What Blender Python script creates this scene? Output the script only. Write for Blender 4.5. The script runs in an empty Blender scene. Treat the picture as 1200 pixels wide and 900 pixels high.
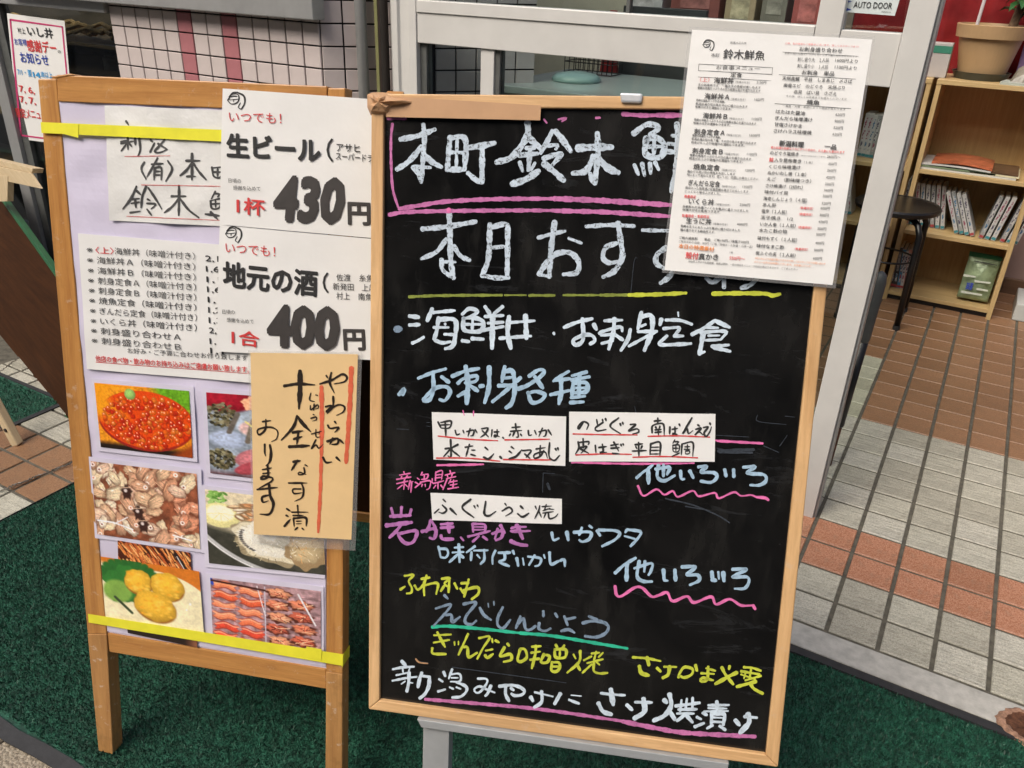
import bpy, bmesh, math, random
import numpy as np
from mathutils import Vector

# ---------------------------------------------------------------- camera, world, light
SC = bpy.context.scene
COL = SC.collection
PAR = (963.974690, .474695669, .0379450252, -.508781901, 1.21090801, .247114695, -1.44896031)
FOC, PIT, ROL, YAW, CH, CX, CY = PAR
_cy, _sy = math.cos(YAW), math.sin(YAW)
FWD = np.array([_sy * math.cos(PIT), _cy * math.cos(PIT), -math.sin(PIT)])
_r0 = np.array([_cy, -_sy, 0.0]); _u0 = np.cross(_r0, FWD)
RGT = math.cos(ROL) * _r0 + math.sin(ROL) * _u0
UPV = -math.sin(ROL) * _r0 + math.cos(ROL) * _u0
CAM = np.array([CX, CY, CH])
cd = bpy.data.cameras.new('camera')
cam = bpy.data.objects.new('camera', cd); COL.objects.link(cam)
from mathutils import Matrix
cam.matrix_world = Matrix(((RGT[0], UPV[0], -FWD[0], CX), (RGT[1], UPV[1], -FWD[1], CY), (RGT[2], UPV[2], -FWD[2], CH), (0, 0, 0, 1)))
cd.sensor_fit = 'HORIZONTAL'; cd.sensor_width = 36.0; cd.lens = 36.0 * FOC / 1200.0
cd.clip_start = 0.02; cd.clip_end = 3000
SC.camera = cam

SUN_EL, SUN_AZ = math.radians(48), math.radians(200)      # azimuth measured from +Y clockwise
w = bpy.data.worlds.new("World"); SC.world = w; w.use_nodes = True
wn = w.node_tree.nodes; wn.clear()
sky = wn.new('ShaderNodeTexSky'); sky.sky_type = 'NISHITA'; sky.sun_disc = False
sky.sun_elevation = SUN_EL; sky.sun_rotation = SUN_AZ; sky.dust_density = 6.0; sky.air_density = .8; sky.ozone_density = .4
bg = wn.new('ShaderNodeBackground'); bg.inputs[1].default_value = 0.125
wo = wn.new('ShaderNodeOutputWorld')
w.node_tree.links.new(sky.outputs[0], bg.inputs[0]); w.node_tree.links.new(bg.outputs[0], wo.inputs[0])
sd = bpy.data.lights.new('sun', 'SUN'); sd.energy = 2.0; sd.angle = math.radians(38); sd.color = (1, .955, .88)
so = bpy.data.objects.new('sun', sd); COL.objects.link(so)
_sdir = Vector((math.sin(SUN_AZ) * math.cos(SUN_EL), math.cos(SUN_AZ) * math.cos(SUN_EL), math.sin(SUN_EL)))
so.rotation_euler = _sdir.to_track_quat('Z', 'Y').to_euler(); so.location = (0, 0, 6)
SC.view_settings.view_transform = 'Standard'; SC.view_settings.look = 'None'
SC.view_settings.exposure = 0.34; SC.view_settings.gamma = 1
SC.cycles.use_denoising = True
SC.cycles.max_bounces = 8; SC.cycles.transparent_max_bounces = 12

# ---------------------------------------------------------------- measuring helpers (survey of the place)
def V(*a): return np.array(a, float)
def ray(p): return FWD + (p[0] - 600) / FOC * RGT - (p[1] - 450) / FOC * UPV
def hitp(p, o, n):
    d = ray(p); return CAM + d * (((o - CAM) @ n) / (d @ n))
def onX(p, X): return hitp(p, V(X, 0, 0), V(1, 0, 0))
def onY(p, Y): return hitp(p, V(0, Y, 0), V(0, 1, 0))
def onZ(p, Z=0.0): return hitp(p, V(0, 0, Z), V(0, 0, 1))
def unit(v): return v / np.linalg.norm(v)
rng = random.Random(7)
nrng = np.random.RandomState(11)

# ---------------------------------------------------------------- materials
MATS = {}
def newmat(name):
    m = bpy.data.materials.new(name); m.use_nodes = True
    nt = m.node_tree; b = nt.nodes['Principled BSDF']
    return m, nt, b
def L(nt, a, b): nt.links.new(a, b)
def coords(nt, kind='Object', scale=(1, 1, 1), rot=(0, 0, 0)):
    tc = nt.nodes.new('ShaderNodeTexCoord'); mp = nt.nodes.new('ShaderNodeMapping')
    L(nt, tc.outputs[kind], mp.inputs[0]); mp.inputs['Scale'].default_value = scale; mp.inputs['Rotation'].default_value = rot
    return mp.outputs[0]
def noise(nt, vec, scale, detail=4, rough=.6, dist=0):
    n = nt.nodes.new('ShaderNodeTexNoise'); L(nt, vec, n.inputs['Vector'])
    n.inputs['Scale'].default_value = scale; n.inputs['Detail'].default_value = detail
    n.inputs['Roughness'].default_value = rough; n.inputs['Distortion'].default_value = dist
    return n.outputs['Fac']
def ramp(nt, fac, stops):
    r = nt.nodes.new('ShaderNodeValToRGB'); L(nt, fac, r.inputs[0]); e = r.color_ramp.elements
    while len(e) < len(stops): e.new(.5)
    for el, (p, c) in zip(e, stops):
        el.position = p; el.color = (*c, 1) if len(c) == 3 else c
    return r.outputs[0]
def mixc(nt, f, a, b, mode='MIX'):
    m = nt.nodes.new('ShaderNodeMix'); m.data_type = 'RGBA'; m.blend_type = mode
    for s, v in ((m.inputs[0], f), (m.inputs[6], a), (m.inputs[7], b)):
        if hasattr(v, 'links') or isinstance(v, bpy.types.NodeSocket): L(nt, v, s)
        elif isinstance(v, (int, float)): s.default_value = v
        else: s.default_value = (*v, 1)
    return m.outputs[2]
def bump(nt, b, h, strength=.3, dist=.002):
    bm_ = nt.nodes.new('ShaderNodeBump'); L(nt, h, bm_.inputs['Height'])
    bm_.inputs['Strength'].default_value = strength; bm_.inputs['Distance'].default_value = dist
    L(nt, bm_.outputs[0], b.inputs['Normal'])
def mat(name, col, rough=.5, var=.12, nscale=30, metal=0, bumps=.1, spec=.5, coat=0, kind='Object', stretch=(1, 1, 1), bdist=.001):
    """painted / plastic / paper surface: base colour with mild mottling and fine relief"""
    if name in MATS: return MATS[name]
    m, nt, b = newmat(name)
    v = coords(nt, kind, stretch)
    f = noise(nt, v, nscale)
    d = tuple(max(0, c * (1 - var)) for c in col); l = tuple(min(1, c * (1 + var)) for c in col)
    L(nt, ramp(nt, f, [(.3, d), (.7, l)]), b.inputs['Base Color'])
    b.inputs['Roughness'].default_value = rough; b.inputs['Metallic'].default_value = metal
    b.inputs['Specular IOR Level'].default_value = spec; b.inputs['Coat Weight'].default_value = coat
    b.inputs['Coat Roughness'].default_value = .12
    if bumps: bump(nt, b, noise(nt, v, nscale * 3, 3), bumps, bdist)
    MATS[name] = m; return m
def wood(name, c1, c2, rough=.5, grain=1.0, knots=True, wear=0.0):
    if name in MATS: return MATS[name]
    m, nt, b = newmat(name)
    v = coords(nt, 'UV', (5, 110, 1))
    g = noise(nt, v, 1.0, 6, .65, .6)
    v2 = coords(nt, 'UV', (1.6, 22, 1)); g2 = noise(nt, v2, 1.0, 3, .5, 1.2)
    base = ramp(nt, g, [(.32, c1), (.66, c2)])
    dk = tuple(x * .68 for x in c1)
    base = mixc(nt, ramp(nt, g2, [(.5, (0, 0, 0)), (.72, (.75 * grain,) * 3)]), base, dk)
    vv = coords(nt, 'UV', (900, 900, 1)) if False else coords(nt, 'UV', (40, 600, 1))
    fine = noise(nt, vv, 1.0, 2)
    base = mixc(nt, .16 * grain, base, ramp(nt, fine, [(.35, tuple(x * .5 for x in c1)), (.65, c2)]))
    if wear:
        vo = coords(nt, 'UV', (55, 55, 1)); wv = noise(nt, vo, 1.0, 5, .7)
        base = mixc(nt, ramp(nt, wv, [(.6, (0, 0, 0)), (.68, (wear,) * 3)]), base, (.62, .52, .42))
        vo2 = coords(nt, 'UV', (18, 25, 1)); wv2 = noise(nt, vo2, 1.0, 4, .7)
        base = mixc(nt, ramp(nt, wv2, [(.55, (0, 0, 0)), (.75, (wear * .8,) * 3)]), base, tuple(x * .45 for x in c1))
    L(nt, base, b.inputs['Base Color']); b.inputs['Roughness'].default_value = rough
    bump(nt, b, g, .15, .001)
    MATS[name] = m; return m
def vcol_mat(name, rough=.35, coat=.3):
    if name in MATS: return MATS[name]
    m, nt, b = newmat(name)
    a = nt.nodes.new('ShaderNodeVertexColor'); a.layer_name = 'Col'
    L(nt, a.outputs[0], b.inputs['Base Color']); b.inputs['Roughness'].default_value = rough
    b.inputs['Coat Weight'].default_value = coat; b.inputs['Coat Roughness'].default_value = .1
    MATS[name] = m; return m
def chalk(name, c, dark=.35, wear=.5):
    """liquid chalk marker: streaky with rubbed dark specks"""
    m, nt, b = newmat(name)
    v = coords(nt, 'Object', (1, 1, 1)); f = noise(nt, v, 260, 5, .75); g = noise(nt, v, 60, 3, .6)
    base = ramp(nt, g, [(.3, tuple(x * .72 for x in c)), (.68, c)])
    base = mixc(nt, ramp(nt, f, [(.54, (0, 0, 0)), (.62, (wear,) * 3)]), base, tuple(x * dark * .35 for x in c))
    L(nt, base, b.inputs['Base Color']); b.inputs['Roughness'].default_value = .75
    b.inputs['Specular IOR Level'].default_value = .2
    return m

PINE = wood('light_pine_frame', (.55, .31, .13), (.80, .52, .26), .45, .6, wear=.22)
HONEY = wood('honey_varnished_wood', (.40, .17, .045), (.58, .29, .085), .38, .8, wear=.35)
SCUFF = wood('scuffed_varnished_wood', (.36, .17, .055), (.54, .29, .10), .5, .8, wear=.8)
BIRCH = wood('shelf_board_wood', (.50, .34, .15), (.62, .45, .22), .45, .4)
RAW = wood('raw_pale_wood', (.50, .38, .22), (.62, .50, .32), .6, .5)
BROWNP = wood('dark_brown_hardboard', (.030, .011, .0035), (.055, .020, .006), .8, .5)
ALU = mat('white_grey_aluminium', (.60, .595, .57), .38, .05, 12, 0, .04)
ALUD = mat('grey_aluminium', (.36, .365, .36), .4, .08, 20, .35, .05)
ALUL = mat('easel_grey_paint', (.40, .42, .43), .45, .08, 25, .3, .08)
BLACKM = mat('black_painted_metal', (.012, .012, .013), .3, .2, 40, .2, .1)
RUBBER = mat('black_rubber', (.025, .026, .028), .7, .25, 60, 0, .3)
BROWNP.node_tree.nodes['Principled BSDF'].inputs['Specular IOR Level'].default_value = .12
PAPER = mat('white_paper', (.80, .80, .78), .55, .03, 18, 0, .12, bdist=.002)
PAPERW = mat('laminated_white_paper', (.83, .83, .81), .4, .03, 10, 0, .25, coat=.45, bdist=.004)
LAV = mat('lavender_backing_sheet', (.66, .62, .77), .45, .07, 9, 0, .35, coat=.3, bdist=.004)
BEIGE = mat('beige_card', (.80, .57, .29), .5, .05, 14, 0, .2, coat=.3, bdist=.003)
OLDP = mat('creased_worn_paper', (.77, .77, .745), .5, .07, 12, 0, .4, coat=.3, bdist=.005)
INK = mat('black_ink', (.022, .022, .022), .6, .1, 40, 0, 0)
GREYINK = mat('worn_grey_ink', (.06, .06, .06), .6, .3, 60, 0, 0)
REDINK = mat('red_ink', (.62, .05, .05), .6, .08, 40, 0, 0)
ORINK = mat('orange_ink', (.75, .25, .06), .6, .08, 40, 0, 0)
BLUEINK = mat('blue_ink', (.03, .06, .35), .6, .08, 40, 0, 0)
CYANINK = mat('light_blue_ink', (.05, .32, .65), .6, .08, 40, 0, 0)
MAGINK = mat('magenta_ink', (.55, .04, .16), .6, .08, 40, 0, 0)
BRUSH = mat('brush_ink', (.020, .012, .008), .5, .2, 40, 0, 0)
ORMARK = mat('orange_red_marker', (.68, .13, .06), .6, .12, 90, 0, 0)
CH_W = chalk('white_chalk_marker', (.60, .70, .80), .2, .95)
CH_W2 = chalk('fresh_white_chalk_marker', (.68, .80, .90), .5, .25)
CH_B = chalk('blue_white_chalk_marker', (.42, .60, .76), .5, .25)
CH_D = chalk('faded_blue_chalk_marker', (.24, .33, .44), .4, .6)
CH_P = chalk('pink_chalk_marker', (.62, .20, .45), .4, .35)
CH_P2 = chalk('bright_pink_chalk_marker', (.85, .20, .48), .5, .1)
CH_V = chalk('purple_pink_chalk_marker', (.52, .20, .50), .5, .3)
CH_Y = chalk('yellow_chalk_marker', (.62, .68, .07), .5, .15)
CH_O = chalk('olive_chalk_marker', (.26, .31, .06), .4, .4)
CH_G = chalk('green_chalk_marker', (.04, .55, .34), .5, .1)
CH_S = chalk('chalk_smudge', (.045, .055, .07), .3, .6)
YTAPE = mat('yellow_tape', (.82, .78, .04), .5, .08, 30, 0, .15)
BTAPE = mat('brown_paper_tape', (.50, .29, .15), .55, .06, 25, 0, .25)

def glassmat():
    m, nt, b = newmat('window_glass')
    nt.nodes.remove(b)
    tr = nt.nodes.new('ShaderNodeBsdfTransparent'); tr.inputs[0].default_value = (.86, .90, .885, 1)
    gl = nt.nodes.new('ShaderNodeBsdfGlossy'); gl.inputs['Roughness'].default_value = .02
    fr = nt.nodes.new('ShaderNodeLayerWeight'); fr.inputs[0].default_value = .5
    pw = nt.nodes.new('ShaderNodeMath'); pw.operation = 'POWER'; pw.inputs[1].default_value = 4; L(nt, fr.outputs['Facing'], pw.inputs[0])
    ma = nt.nodes.new('ShaderNodeMath'); ma.operation = 'MULTIPLY_ADD'; ma.inputs[1].default_value = .6; ma.inputs[2].default_value = .045; L(nt, pw.outputs[0], ma.inputs[0])
    mx = nt.nodes.new('ShaderNodeMixShader')
    L(nt, ma.outputs[0], mx.inputs[0]); L(nt, tr.outputs[0], mx.inputs[1]); L(nt, gl.outputs[0], mx.inputs[2])
    L(nt, mx.outputs[0], nt.nodes['Material Output'].inputs[0]); return m
GLASS = glassmat()
def filmmat():
    m, nt, b = newmat('clear_laminate_film')
    nt.nodes.remove(b)
    tr = nt.nodes.new('ShaderNodeBsdfTransparent'); tr.inputs[0].default_value = (.93, .93, .93, 1)
    gl = nt.nodes.new('ShaderNodeBsdfPrincipled'); gl.inputs['Base Color'].default_value = (.6, .6, .6, 1); gl.inputs['Roughness'].default_value = .25
    mx = nt.nodes.new('ShaderNodeMixShader'); mx.inputs[0].default_value = .22
    L(nt, tr.outputs[0], mx.inputs[1]); L(nt, gl.outputs[0], mx.inputs[2])
    L(nt, mx.outputs[0], nt.nodes['Material Output'].inputs[0]); return m
FILM = filmmat()
def blackboardmat():
    m, nt, b = newmat('glossy_black_board')
    v = coords(nt, 'Object'); f = noise(nt, v, 7, 5, .6, .4); g = noise(nt, coords(nt, 'Object', (9, 9, 1.2)), 3, 4, .6)
    s = noise(nt, v, 150, 4, .8)
    base = ramp(nt, f, [(.35, (.0045, .0045, .0045)), (.72, (.013, .0125, .012))])
    base = mixc(nt, ramp(nt, g, [(.52, (0, 0, 0)), (.75, (.6,) * 3)]), base, (.026, .025, .023))
    wp = noise(nt, coords(nt, 'Object', (3, 3, 14), (0, .5, 0)), 2.2, 6, .75, 1.5)
    base = mixc(nt, ramp(nt, wp, [(.58, (0, 0, 0)), (.78, (.75,) * 3)]), base, (.045, .048, .052))
    base = mixc(nt, ramp(nt, s, [(.70, (0, 0, 0)), (.76, (.35,) * 3)]), base, (.10, .105, .11))
    L(nt, base, b.inputs['Base Color'])
    L(nt, ramp(nt, g, [(.3, (.10,) * 3), (.7, (.27,) * 3)]), b.inputs['Roughness'])
    b.inputs['Specular IOR Level'].default_value = .42
    bump(nt, b, noise(nt, v, 5, 2), .25, .004)
    return m
BOARD = blackboardmat()
def floortile(name, c, speck, ripple):
    m, nt, b = newmat(name)
    v = coords(nt, 'Object'); oi = nt.nodes.new('ShaderNodeObjectInfo')
    f = noise(nt, v, 350, 3, .8); big = noise(nt, coords(nt, 'Object'), 9, 3)
    st = noise(nt, coords(nt, 'Object', (26, 150, 1)), 1.0, 4, .6, .8)
    base = ramp(nt, f, [(.30, tuple(x * .45 for x in c)), (.46, c), (.66, speck)])
    base = mixc(nt, ramp(nt, st, [(.52, (0, 0, 0)), (.68, (.45 * min(1, ripple * 1.4),) * 3)]), base, tuple(x * .5 for x in c))
    dirt = noise(nt, coords(nt, 'Object'), 38, 5, .7); base = mixc(nt, ramp(nt, dirt, [(.55, (0, 0, 0)), (.78, (.6,) * 3)]), base, (.14, .125, .09))
    base = mixc(nt, ramp(nt, big, [(.4, (0, 0, 0)), (.75, (.22,) * 3)]), base, tuple(x * .55 for x in c))
    va = ramp(nt, oi.outputs['Random'], [(0, (.78, .77, .74)), (.5, (.93, .93, .90)), (1, (1.0, 1.0, 1.0))])
    base = mixc(nt, 1.0, base, va, 'MULTIPLY')
    L(nt, base, b.inputs['Base Color']); b.inputs['Roughness'].default_value = .42
    add = nt.nodes.new('ShaderNodeVectorMath'); add.operation = 'ADD'
    rr = nt.nodes.new('ShaderNodeCombineXYZ'); L(nt, oi.outputs['Random'], rr.inputs[0]); L(nt, oi.outputs['Random'], rr.inputs[1])
    sc_ = nt.nodes.new('ShaderNodeVectorMath'); sc_.operation = 'SCALE'; sc_.inputs['Scale'].default_value = 7
    L(nt, rr.outputs[0], sc_.inputs[0]); L(nt, coords(nt, 'Object', (14, 85, 1)), add.inputs[0]); L(nt, sc_.outputs[0], add.inputs[1])
    bump(nt, b, noise(nt, add.outputs[0], 1.0, 3, .5, .5), ripple, .004)
    return m
T_WHITE = floortile('grey_white_floor_tile', (.47, .455, .375), (.66, .64, .55), .9)
T_BROWN = floortile('brown_floor_tile', (.29, .15, .075), (.40, .24, .14), .2)
T_ORANGE = floortile('orange_floor_tile', (.42, .17, .085), (.60, .36, .25), .12)
T_PALE = floortile('pale_green_floor_tile', (.50, .50, .37), (.58, .58, .46), .2)
GROUT = mat('dark_cement_grout', (.10, .092, .07), .85, .35, 60, 0, .5)
CEMENT = mat('pale_cement', (.44, .43, .39), .8, .18, 50, 0, .5)
ASPH = mat('asphalt', (.055, .055, .055), .85, .3, 120, 0, .6)
WT_W = mat('glazed_pale_pink_tile', (.58, .51, .49), .28, .05, 25, 0, .05)
WT_P = mat('glazed_rose_tile', (.42, .17, .185), .28, .08, 25, 0, .05)
WGROUT = mat('black_tile_grout', (.018, .015, .014), .85, .3, 80, 0, .3)

# ---------------------------------------------------------------- mesh helpers
class MB:
    def __init__(s): s.v = []; s.f = []; s.m = []; s.c = []
    def add(s, vs, fs, mi=0):
        k = len(s.v); s.c.append((k, k + len(vs), len(s.f), len(s.f) + len(fs))); s.v += [tuple(map(float, p)) for p in vs]; s.f += [tuple(k + i for i in f) for f in fs]; s.m += [mi] * len(fs)
    def hexa(s, p, mi=0):      # 0-3 front loop, 4-7 back loop
        s.add(p, [(0, 1, 2, 3), (7, 6, 5, 4), (0, 4, 5, 1), (1, 5, 6, 2), (2, 6, 7, 3), (3, 7, 4, 0)], mi)
    def box(s, a, b, mi=0):
        x0, y0, z0 = a; x1, y1, z1 = b
        s.hexa([(x0, y0, z0), (x1, y0, z0), (x1, y0, z1), (x0, y0, z1), (x0, y1, z0), (x1, y1, z0), (x1, y1, z1), (x0, y1, z1)], mi)
    def prism(s, poly, d, mi=0):
        n = len(poly); q = [np.array(p) + d for p in poly]
        s.add(list(poly) + q, [tuple(range(n)), tuple(range(2 * n - 1, n - 1, -1))] + [(i, i + n, (i + 1) % n + n, (i + 1) % n) for i in range(n)], mi)
    def tube(s, pts, r, n=10, mi=0, caps=True):
        pts = [np.array(p, float) for p in pts]; rs = r if hasattr(r, '__len__') else [r] * len(pts)
        prev = None; k = len(s.v); 
        for i, p in enumerate(pts):
            t = unit(pts[min(i + 1, len(pts) - 1)] - pts[max(i - 1, 0)])
            if prev is None:
                a = np.array([0, 0, 1.0]) if abs(t[2]) < .9 else np.array([1.0, 0, 0])
                u_ = unit(np.cross(t, a))
            else: u_ = unit(prev - t * (prev @ t))
            prev = u_; w_ = np.cross(t, u_)
            for j in range(n):
                an = 2 * math.pi * j / n; s.v.append(tuple(p + rs[i] * (math.cos(an) * u_ + math.sin(an) * w_)))
        for i in range(len(pts) - 1):
            for j in range(n):
                s.f.append((k + i * n + j, k + i * n + (j + 1) % n, k + (i + 1) * n + (j + 1) % n, k + (i + 1) * n + j)); s.m.append(mi)
        if caps:
            s.f.append(tuple(k + j for j in range(n))[::-1]); s.m.append(mi)
            s.f.append(tuple(k + (len(pts) - 1) * n + j for j in range(n))); s.m.append(mi)
    def lathe(s, c, prof, n=40, mi=0):   # prof: (r, z) list
        k = len(s.v)
        for r, z in prof:
            for j in range(n):
                an = 2 * math.pi * j / n; s.v.append((c[0] + r * math.cos(an), c[1] + r * math.sin(an), c[2] + z))
        for i in range(len(prof) - 1):
            for j in range(n):
                s.f.append((k + i * n + j, k + i * n + (j + 1) % n, k + (i + 1) * n + (j + 1) % n, k + (i + 1) * n + j)); s.m.append(mi)
    def build(s, name, mats, parent=None, origin=None, bevel=0, smooth=False, uvdir=None, seg=2, kind=None):
        if name.endswith(('lettering', '_stripe', '_marking')) and len(s.c) > 1:      # words that stand apart become parts of their own
            B = [(np.array(s.v[a:b]).min(0), np.array(s.v[a:b]).max(0)) for a, b, _, _ in s.c]; par = list(range(len(B)))
            def root(i):
                while par[i] != i: i = par[i]
                return i
            for i in range(len(B)):
                for j in range(i):
                    d = np.maximum(0, np.maximum(B[i][0] - B[j][1], B[j][0] - B[i][1]))
                    if d @ d < .013 ** 2: par[root(i)] = root(j)
            gs = {}
            for i in range(len(B)): gs.setdefault(root(i), []).append(i)
            if len(gs) > 1:
                for g in gs.values():
                    q = MB()
                    for i in g:
                        a, b, f0, f1 = s.c[i]; q.add(s.v[a:b], [tuple(x - a for x in f) for f in s.f[f0:f1]])
                    q.c = q.c[:1]; o = q.build(name, mats, parent, origin, bevel, smooth, uvdir, seg, kind)
                return o
        if not isinstance(mats, (list, tuple)): mats = [mats]
        va = np.array(s.v, float)
        if parent is not None: origin = np.array(parent['_o'])
        elif origin is None: origin = np.array([va[:, 0].mean(), va[:, 1].mean(), va[:, 2].min()])
        me = bpy.data.meshes.new(name); me.from_pydata([tuple(p) for p in (va - origin)], [], s.f)
        for m_ in mats: me.materials.append(m_)
        if len(mats) > 1: me.polygons.foreach_set('material_index', s.m)
        if uvdir is not None:
            d = unit(np.array(uvdir, float)); a = np.array([0, 1.0, 0]) if abs(d[1]) < .8 else np.array([1.0, 0, 0])
            e = unit(np.cross(d, a)); g = np.cross(d, e); uv = me.uv_layers.new(name='UVMap')
            off = rng.random() * 9
            U = np.stack([va @ d + off, va @ e + .8 * (va @ g) + off], 1)
            li = np.empty(len(me.loops), int); me.loops.foreach_get('vertex_index', li)
            uv.data.foreach_set('uv', U[li].ravel())
        if smooth: me.shade_smooth()
        me.validate(); me.update()
        o = bpy.data.objects.new(name, me); COL.objects.link(o)
        if parent is not None: o.parent = parent
        else: o.location = origin
        o['_o'] = tuple(float(x) for x in origin)
        bmx = bmesh.new(); bmx.from_mesh(me)
        bmesh.ops.recalc_face_normals(bmx, faces=bmx.faces) if not kind == 'flat' else None
        bmx.to_mesh(me); bmx.free()
        if bevel:
            md = o.modifiers.new('bevel', 'BEVEL'); md.width = bevel; md.segments = seg; md.limit_method = 'ANGLE'; md.angle_limit = math.radians(35)
        return o
def tag(o, label=None, cat=None, group=None, kind=None):
    if label: o['label'] = label
    if cat: o['category'] = cat
    if group: o['group'] = group
    if kind: o['kind'] = kind
    return o
def empty(name, loc, label, cat, group=None):
    o = bpy.data.objects.new(name, None); COL.objects.link(o); o.location = tuple(loc); o['_o'] = tuple(float(x) for x in loc)
    o.empty_display_size = .05
    return tag(o, label, cat, group)

class Surf:
    """a flat (or slightly bowed) surface standing in the scene; px points of the survey land on it"""
    def __init__(s, o, n, a=None, bulge=None):
        s.o = np.array(o, float); s.n = unit(np.array(n, float))
        if s.n @ (CAM - s.o) < 0: s.n = -s.n
        s.a = unit(np.array(a, float) - (np.array(a, float) @ s.n) * s.n) if a is not None else unit(np.cross(V(0, 0, 1), s.n)) 
        s.b = np.cross(s.n, s.a); s.bulge = bulge
    def P(s, p, lift=0.0):
        q = hitp(p, s.o, s.n); 
        if s.bulge: lift = lift + s.bulge((q - s.o) @ s.a, (q - s.o) @ s.b)
        return q + s.n * lift
    def off(s, d, bulge=None): return Surf(s.o + s.n * d, s.n, s.a, bulge)

def catmull(pts, step):
    pts = [np.array(p, float) for p in pts]
    if len(pts) == 2: 
        n = max(2, int(np.linalg.norm(pts[1] - pts[0]) / step)); return [pts[0] + (pts[1] - pts[0]) * i / n for i in range(n + 1)]
    out = []
    P_ = [2 * pts[0] - pts[1]] + pts + [2 * pts[-1] - pts[-2]]
    for i in range(1, len(P_) - 2):
        p0, p1, p2, p3 = P_[i - 1:i + 3]; n = max(2, int(np.linalg.norm(p2 - p1) / step))
        for j in range(n):
            t = j / n
            out.append(.5 * ((2 * p1) + (p2 - p0) * t + (2 * p0 - 5 * p1 + 4 * p2 - p3) * t * t + (3 * p1 - p0 - 3 * p2 + p3) * t ** 3))
    out.append(pts[-1]); return out
def ribbon(mb, surf, pts, w, lift, taper=.0, step=1.5, curved=True):
    c = catmull(pts, step) if curved else [np.array(p, float) for p in pts]
    n = len(c); vs = []
    if n < 2: return
    ph = rng.random() * 6
    ts = []
    for i in range(n):
        t = c[min(i + 1, n - 1)] - c[max(i - 1, 0)]; ln = np.linalg.norm(t); ts.append(t / ln if ln > 1e-6 else np.array([1, 0.]))
    for i in range(n):
        t = ts[i]; q = np.array([-t[1], t[0]]); f = i / (n - 1)
        ww = w / 2 * (1 + .14 * math.sin(ph + i * .45) + .07 * math.sin(ph * 3 + i * 1.3)) * (1 - .22 * max(0, (f - .8) / .2))
        if taper: ww *= (1 - taper * max(0, (f - .55) / .45) ** 1.5) * (1 - .25 * taper * max(0, (.2 - f) / .2))
        vs.append((c[i] + q * ww, c[i] - q * ww, ww))
    L_ = [v[0] for v in vs]; R_ = [v[1] for v in vs]
    r0, r1 = vs[0][2], vs[-1][2]
    cap0 = [c[0] - ts[0] * r0 * math.sin(a) * .8 + np.array([-ts[0][1], ts[0][0]]) * r0 * math.cos(a) for a in (.7, 1.57, 2.44)]
    cap1 = [c[-1] + ts[-1] * r1 * math.sin(a) * .8 - np.array([-ts[-1][1], ts[-1][0]]) * r1 * math.cos(a) for a in (.7, 1.57, 2.44)]
    al = L_ + R_ + cap0 + cap1
    P3 = [surf.P(p, lift) for p in al]
    fs = [(i, i + 1, n + i + 1, n + i) for i in range(n - 1)]
    fs += [(0, 2 * n, 2 * n + 1, 2 * n + 2, n), (2 * n - 1, 2 * n + 3, 2 * n + 4, 2 * n + 5, n - 1)]
    mb.add(P3, fs)
_lift = [0]
def strokes(surf, spec, base=.0004, taper=0.0, wmul=1.0, mb=None):
    """spec: list of (ox, oy, scale, 'w|x,y x,y ...;...')"""
    mb = mb or MB()
    for ox, oy, sc, data in spec:
        wcur = 20
        for st in data.replace('\n', ' ').split(';'):
            st = st.strip()
            if not st: continue
            if '|' in st: a, st = st.split('|'); wcur = float(a)
            pts = [tuple(map(float, q.split(','))) for q in st.split()]
            pts = [(ox + x / sc, oy + y / sc) for x, y in pts]
            if len(pts) == 1: pts = [pts[0], (pts[0][0] + .6, pts[0][1] + .3)]
            _lift[0] = (_lift[0] + 1) % 40
            ribbon(mb, surf, pts, wcur / sc * wmul, base + _lift[0] * 6e-6, taper)
    return mb

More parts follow.
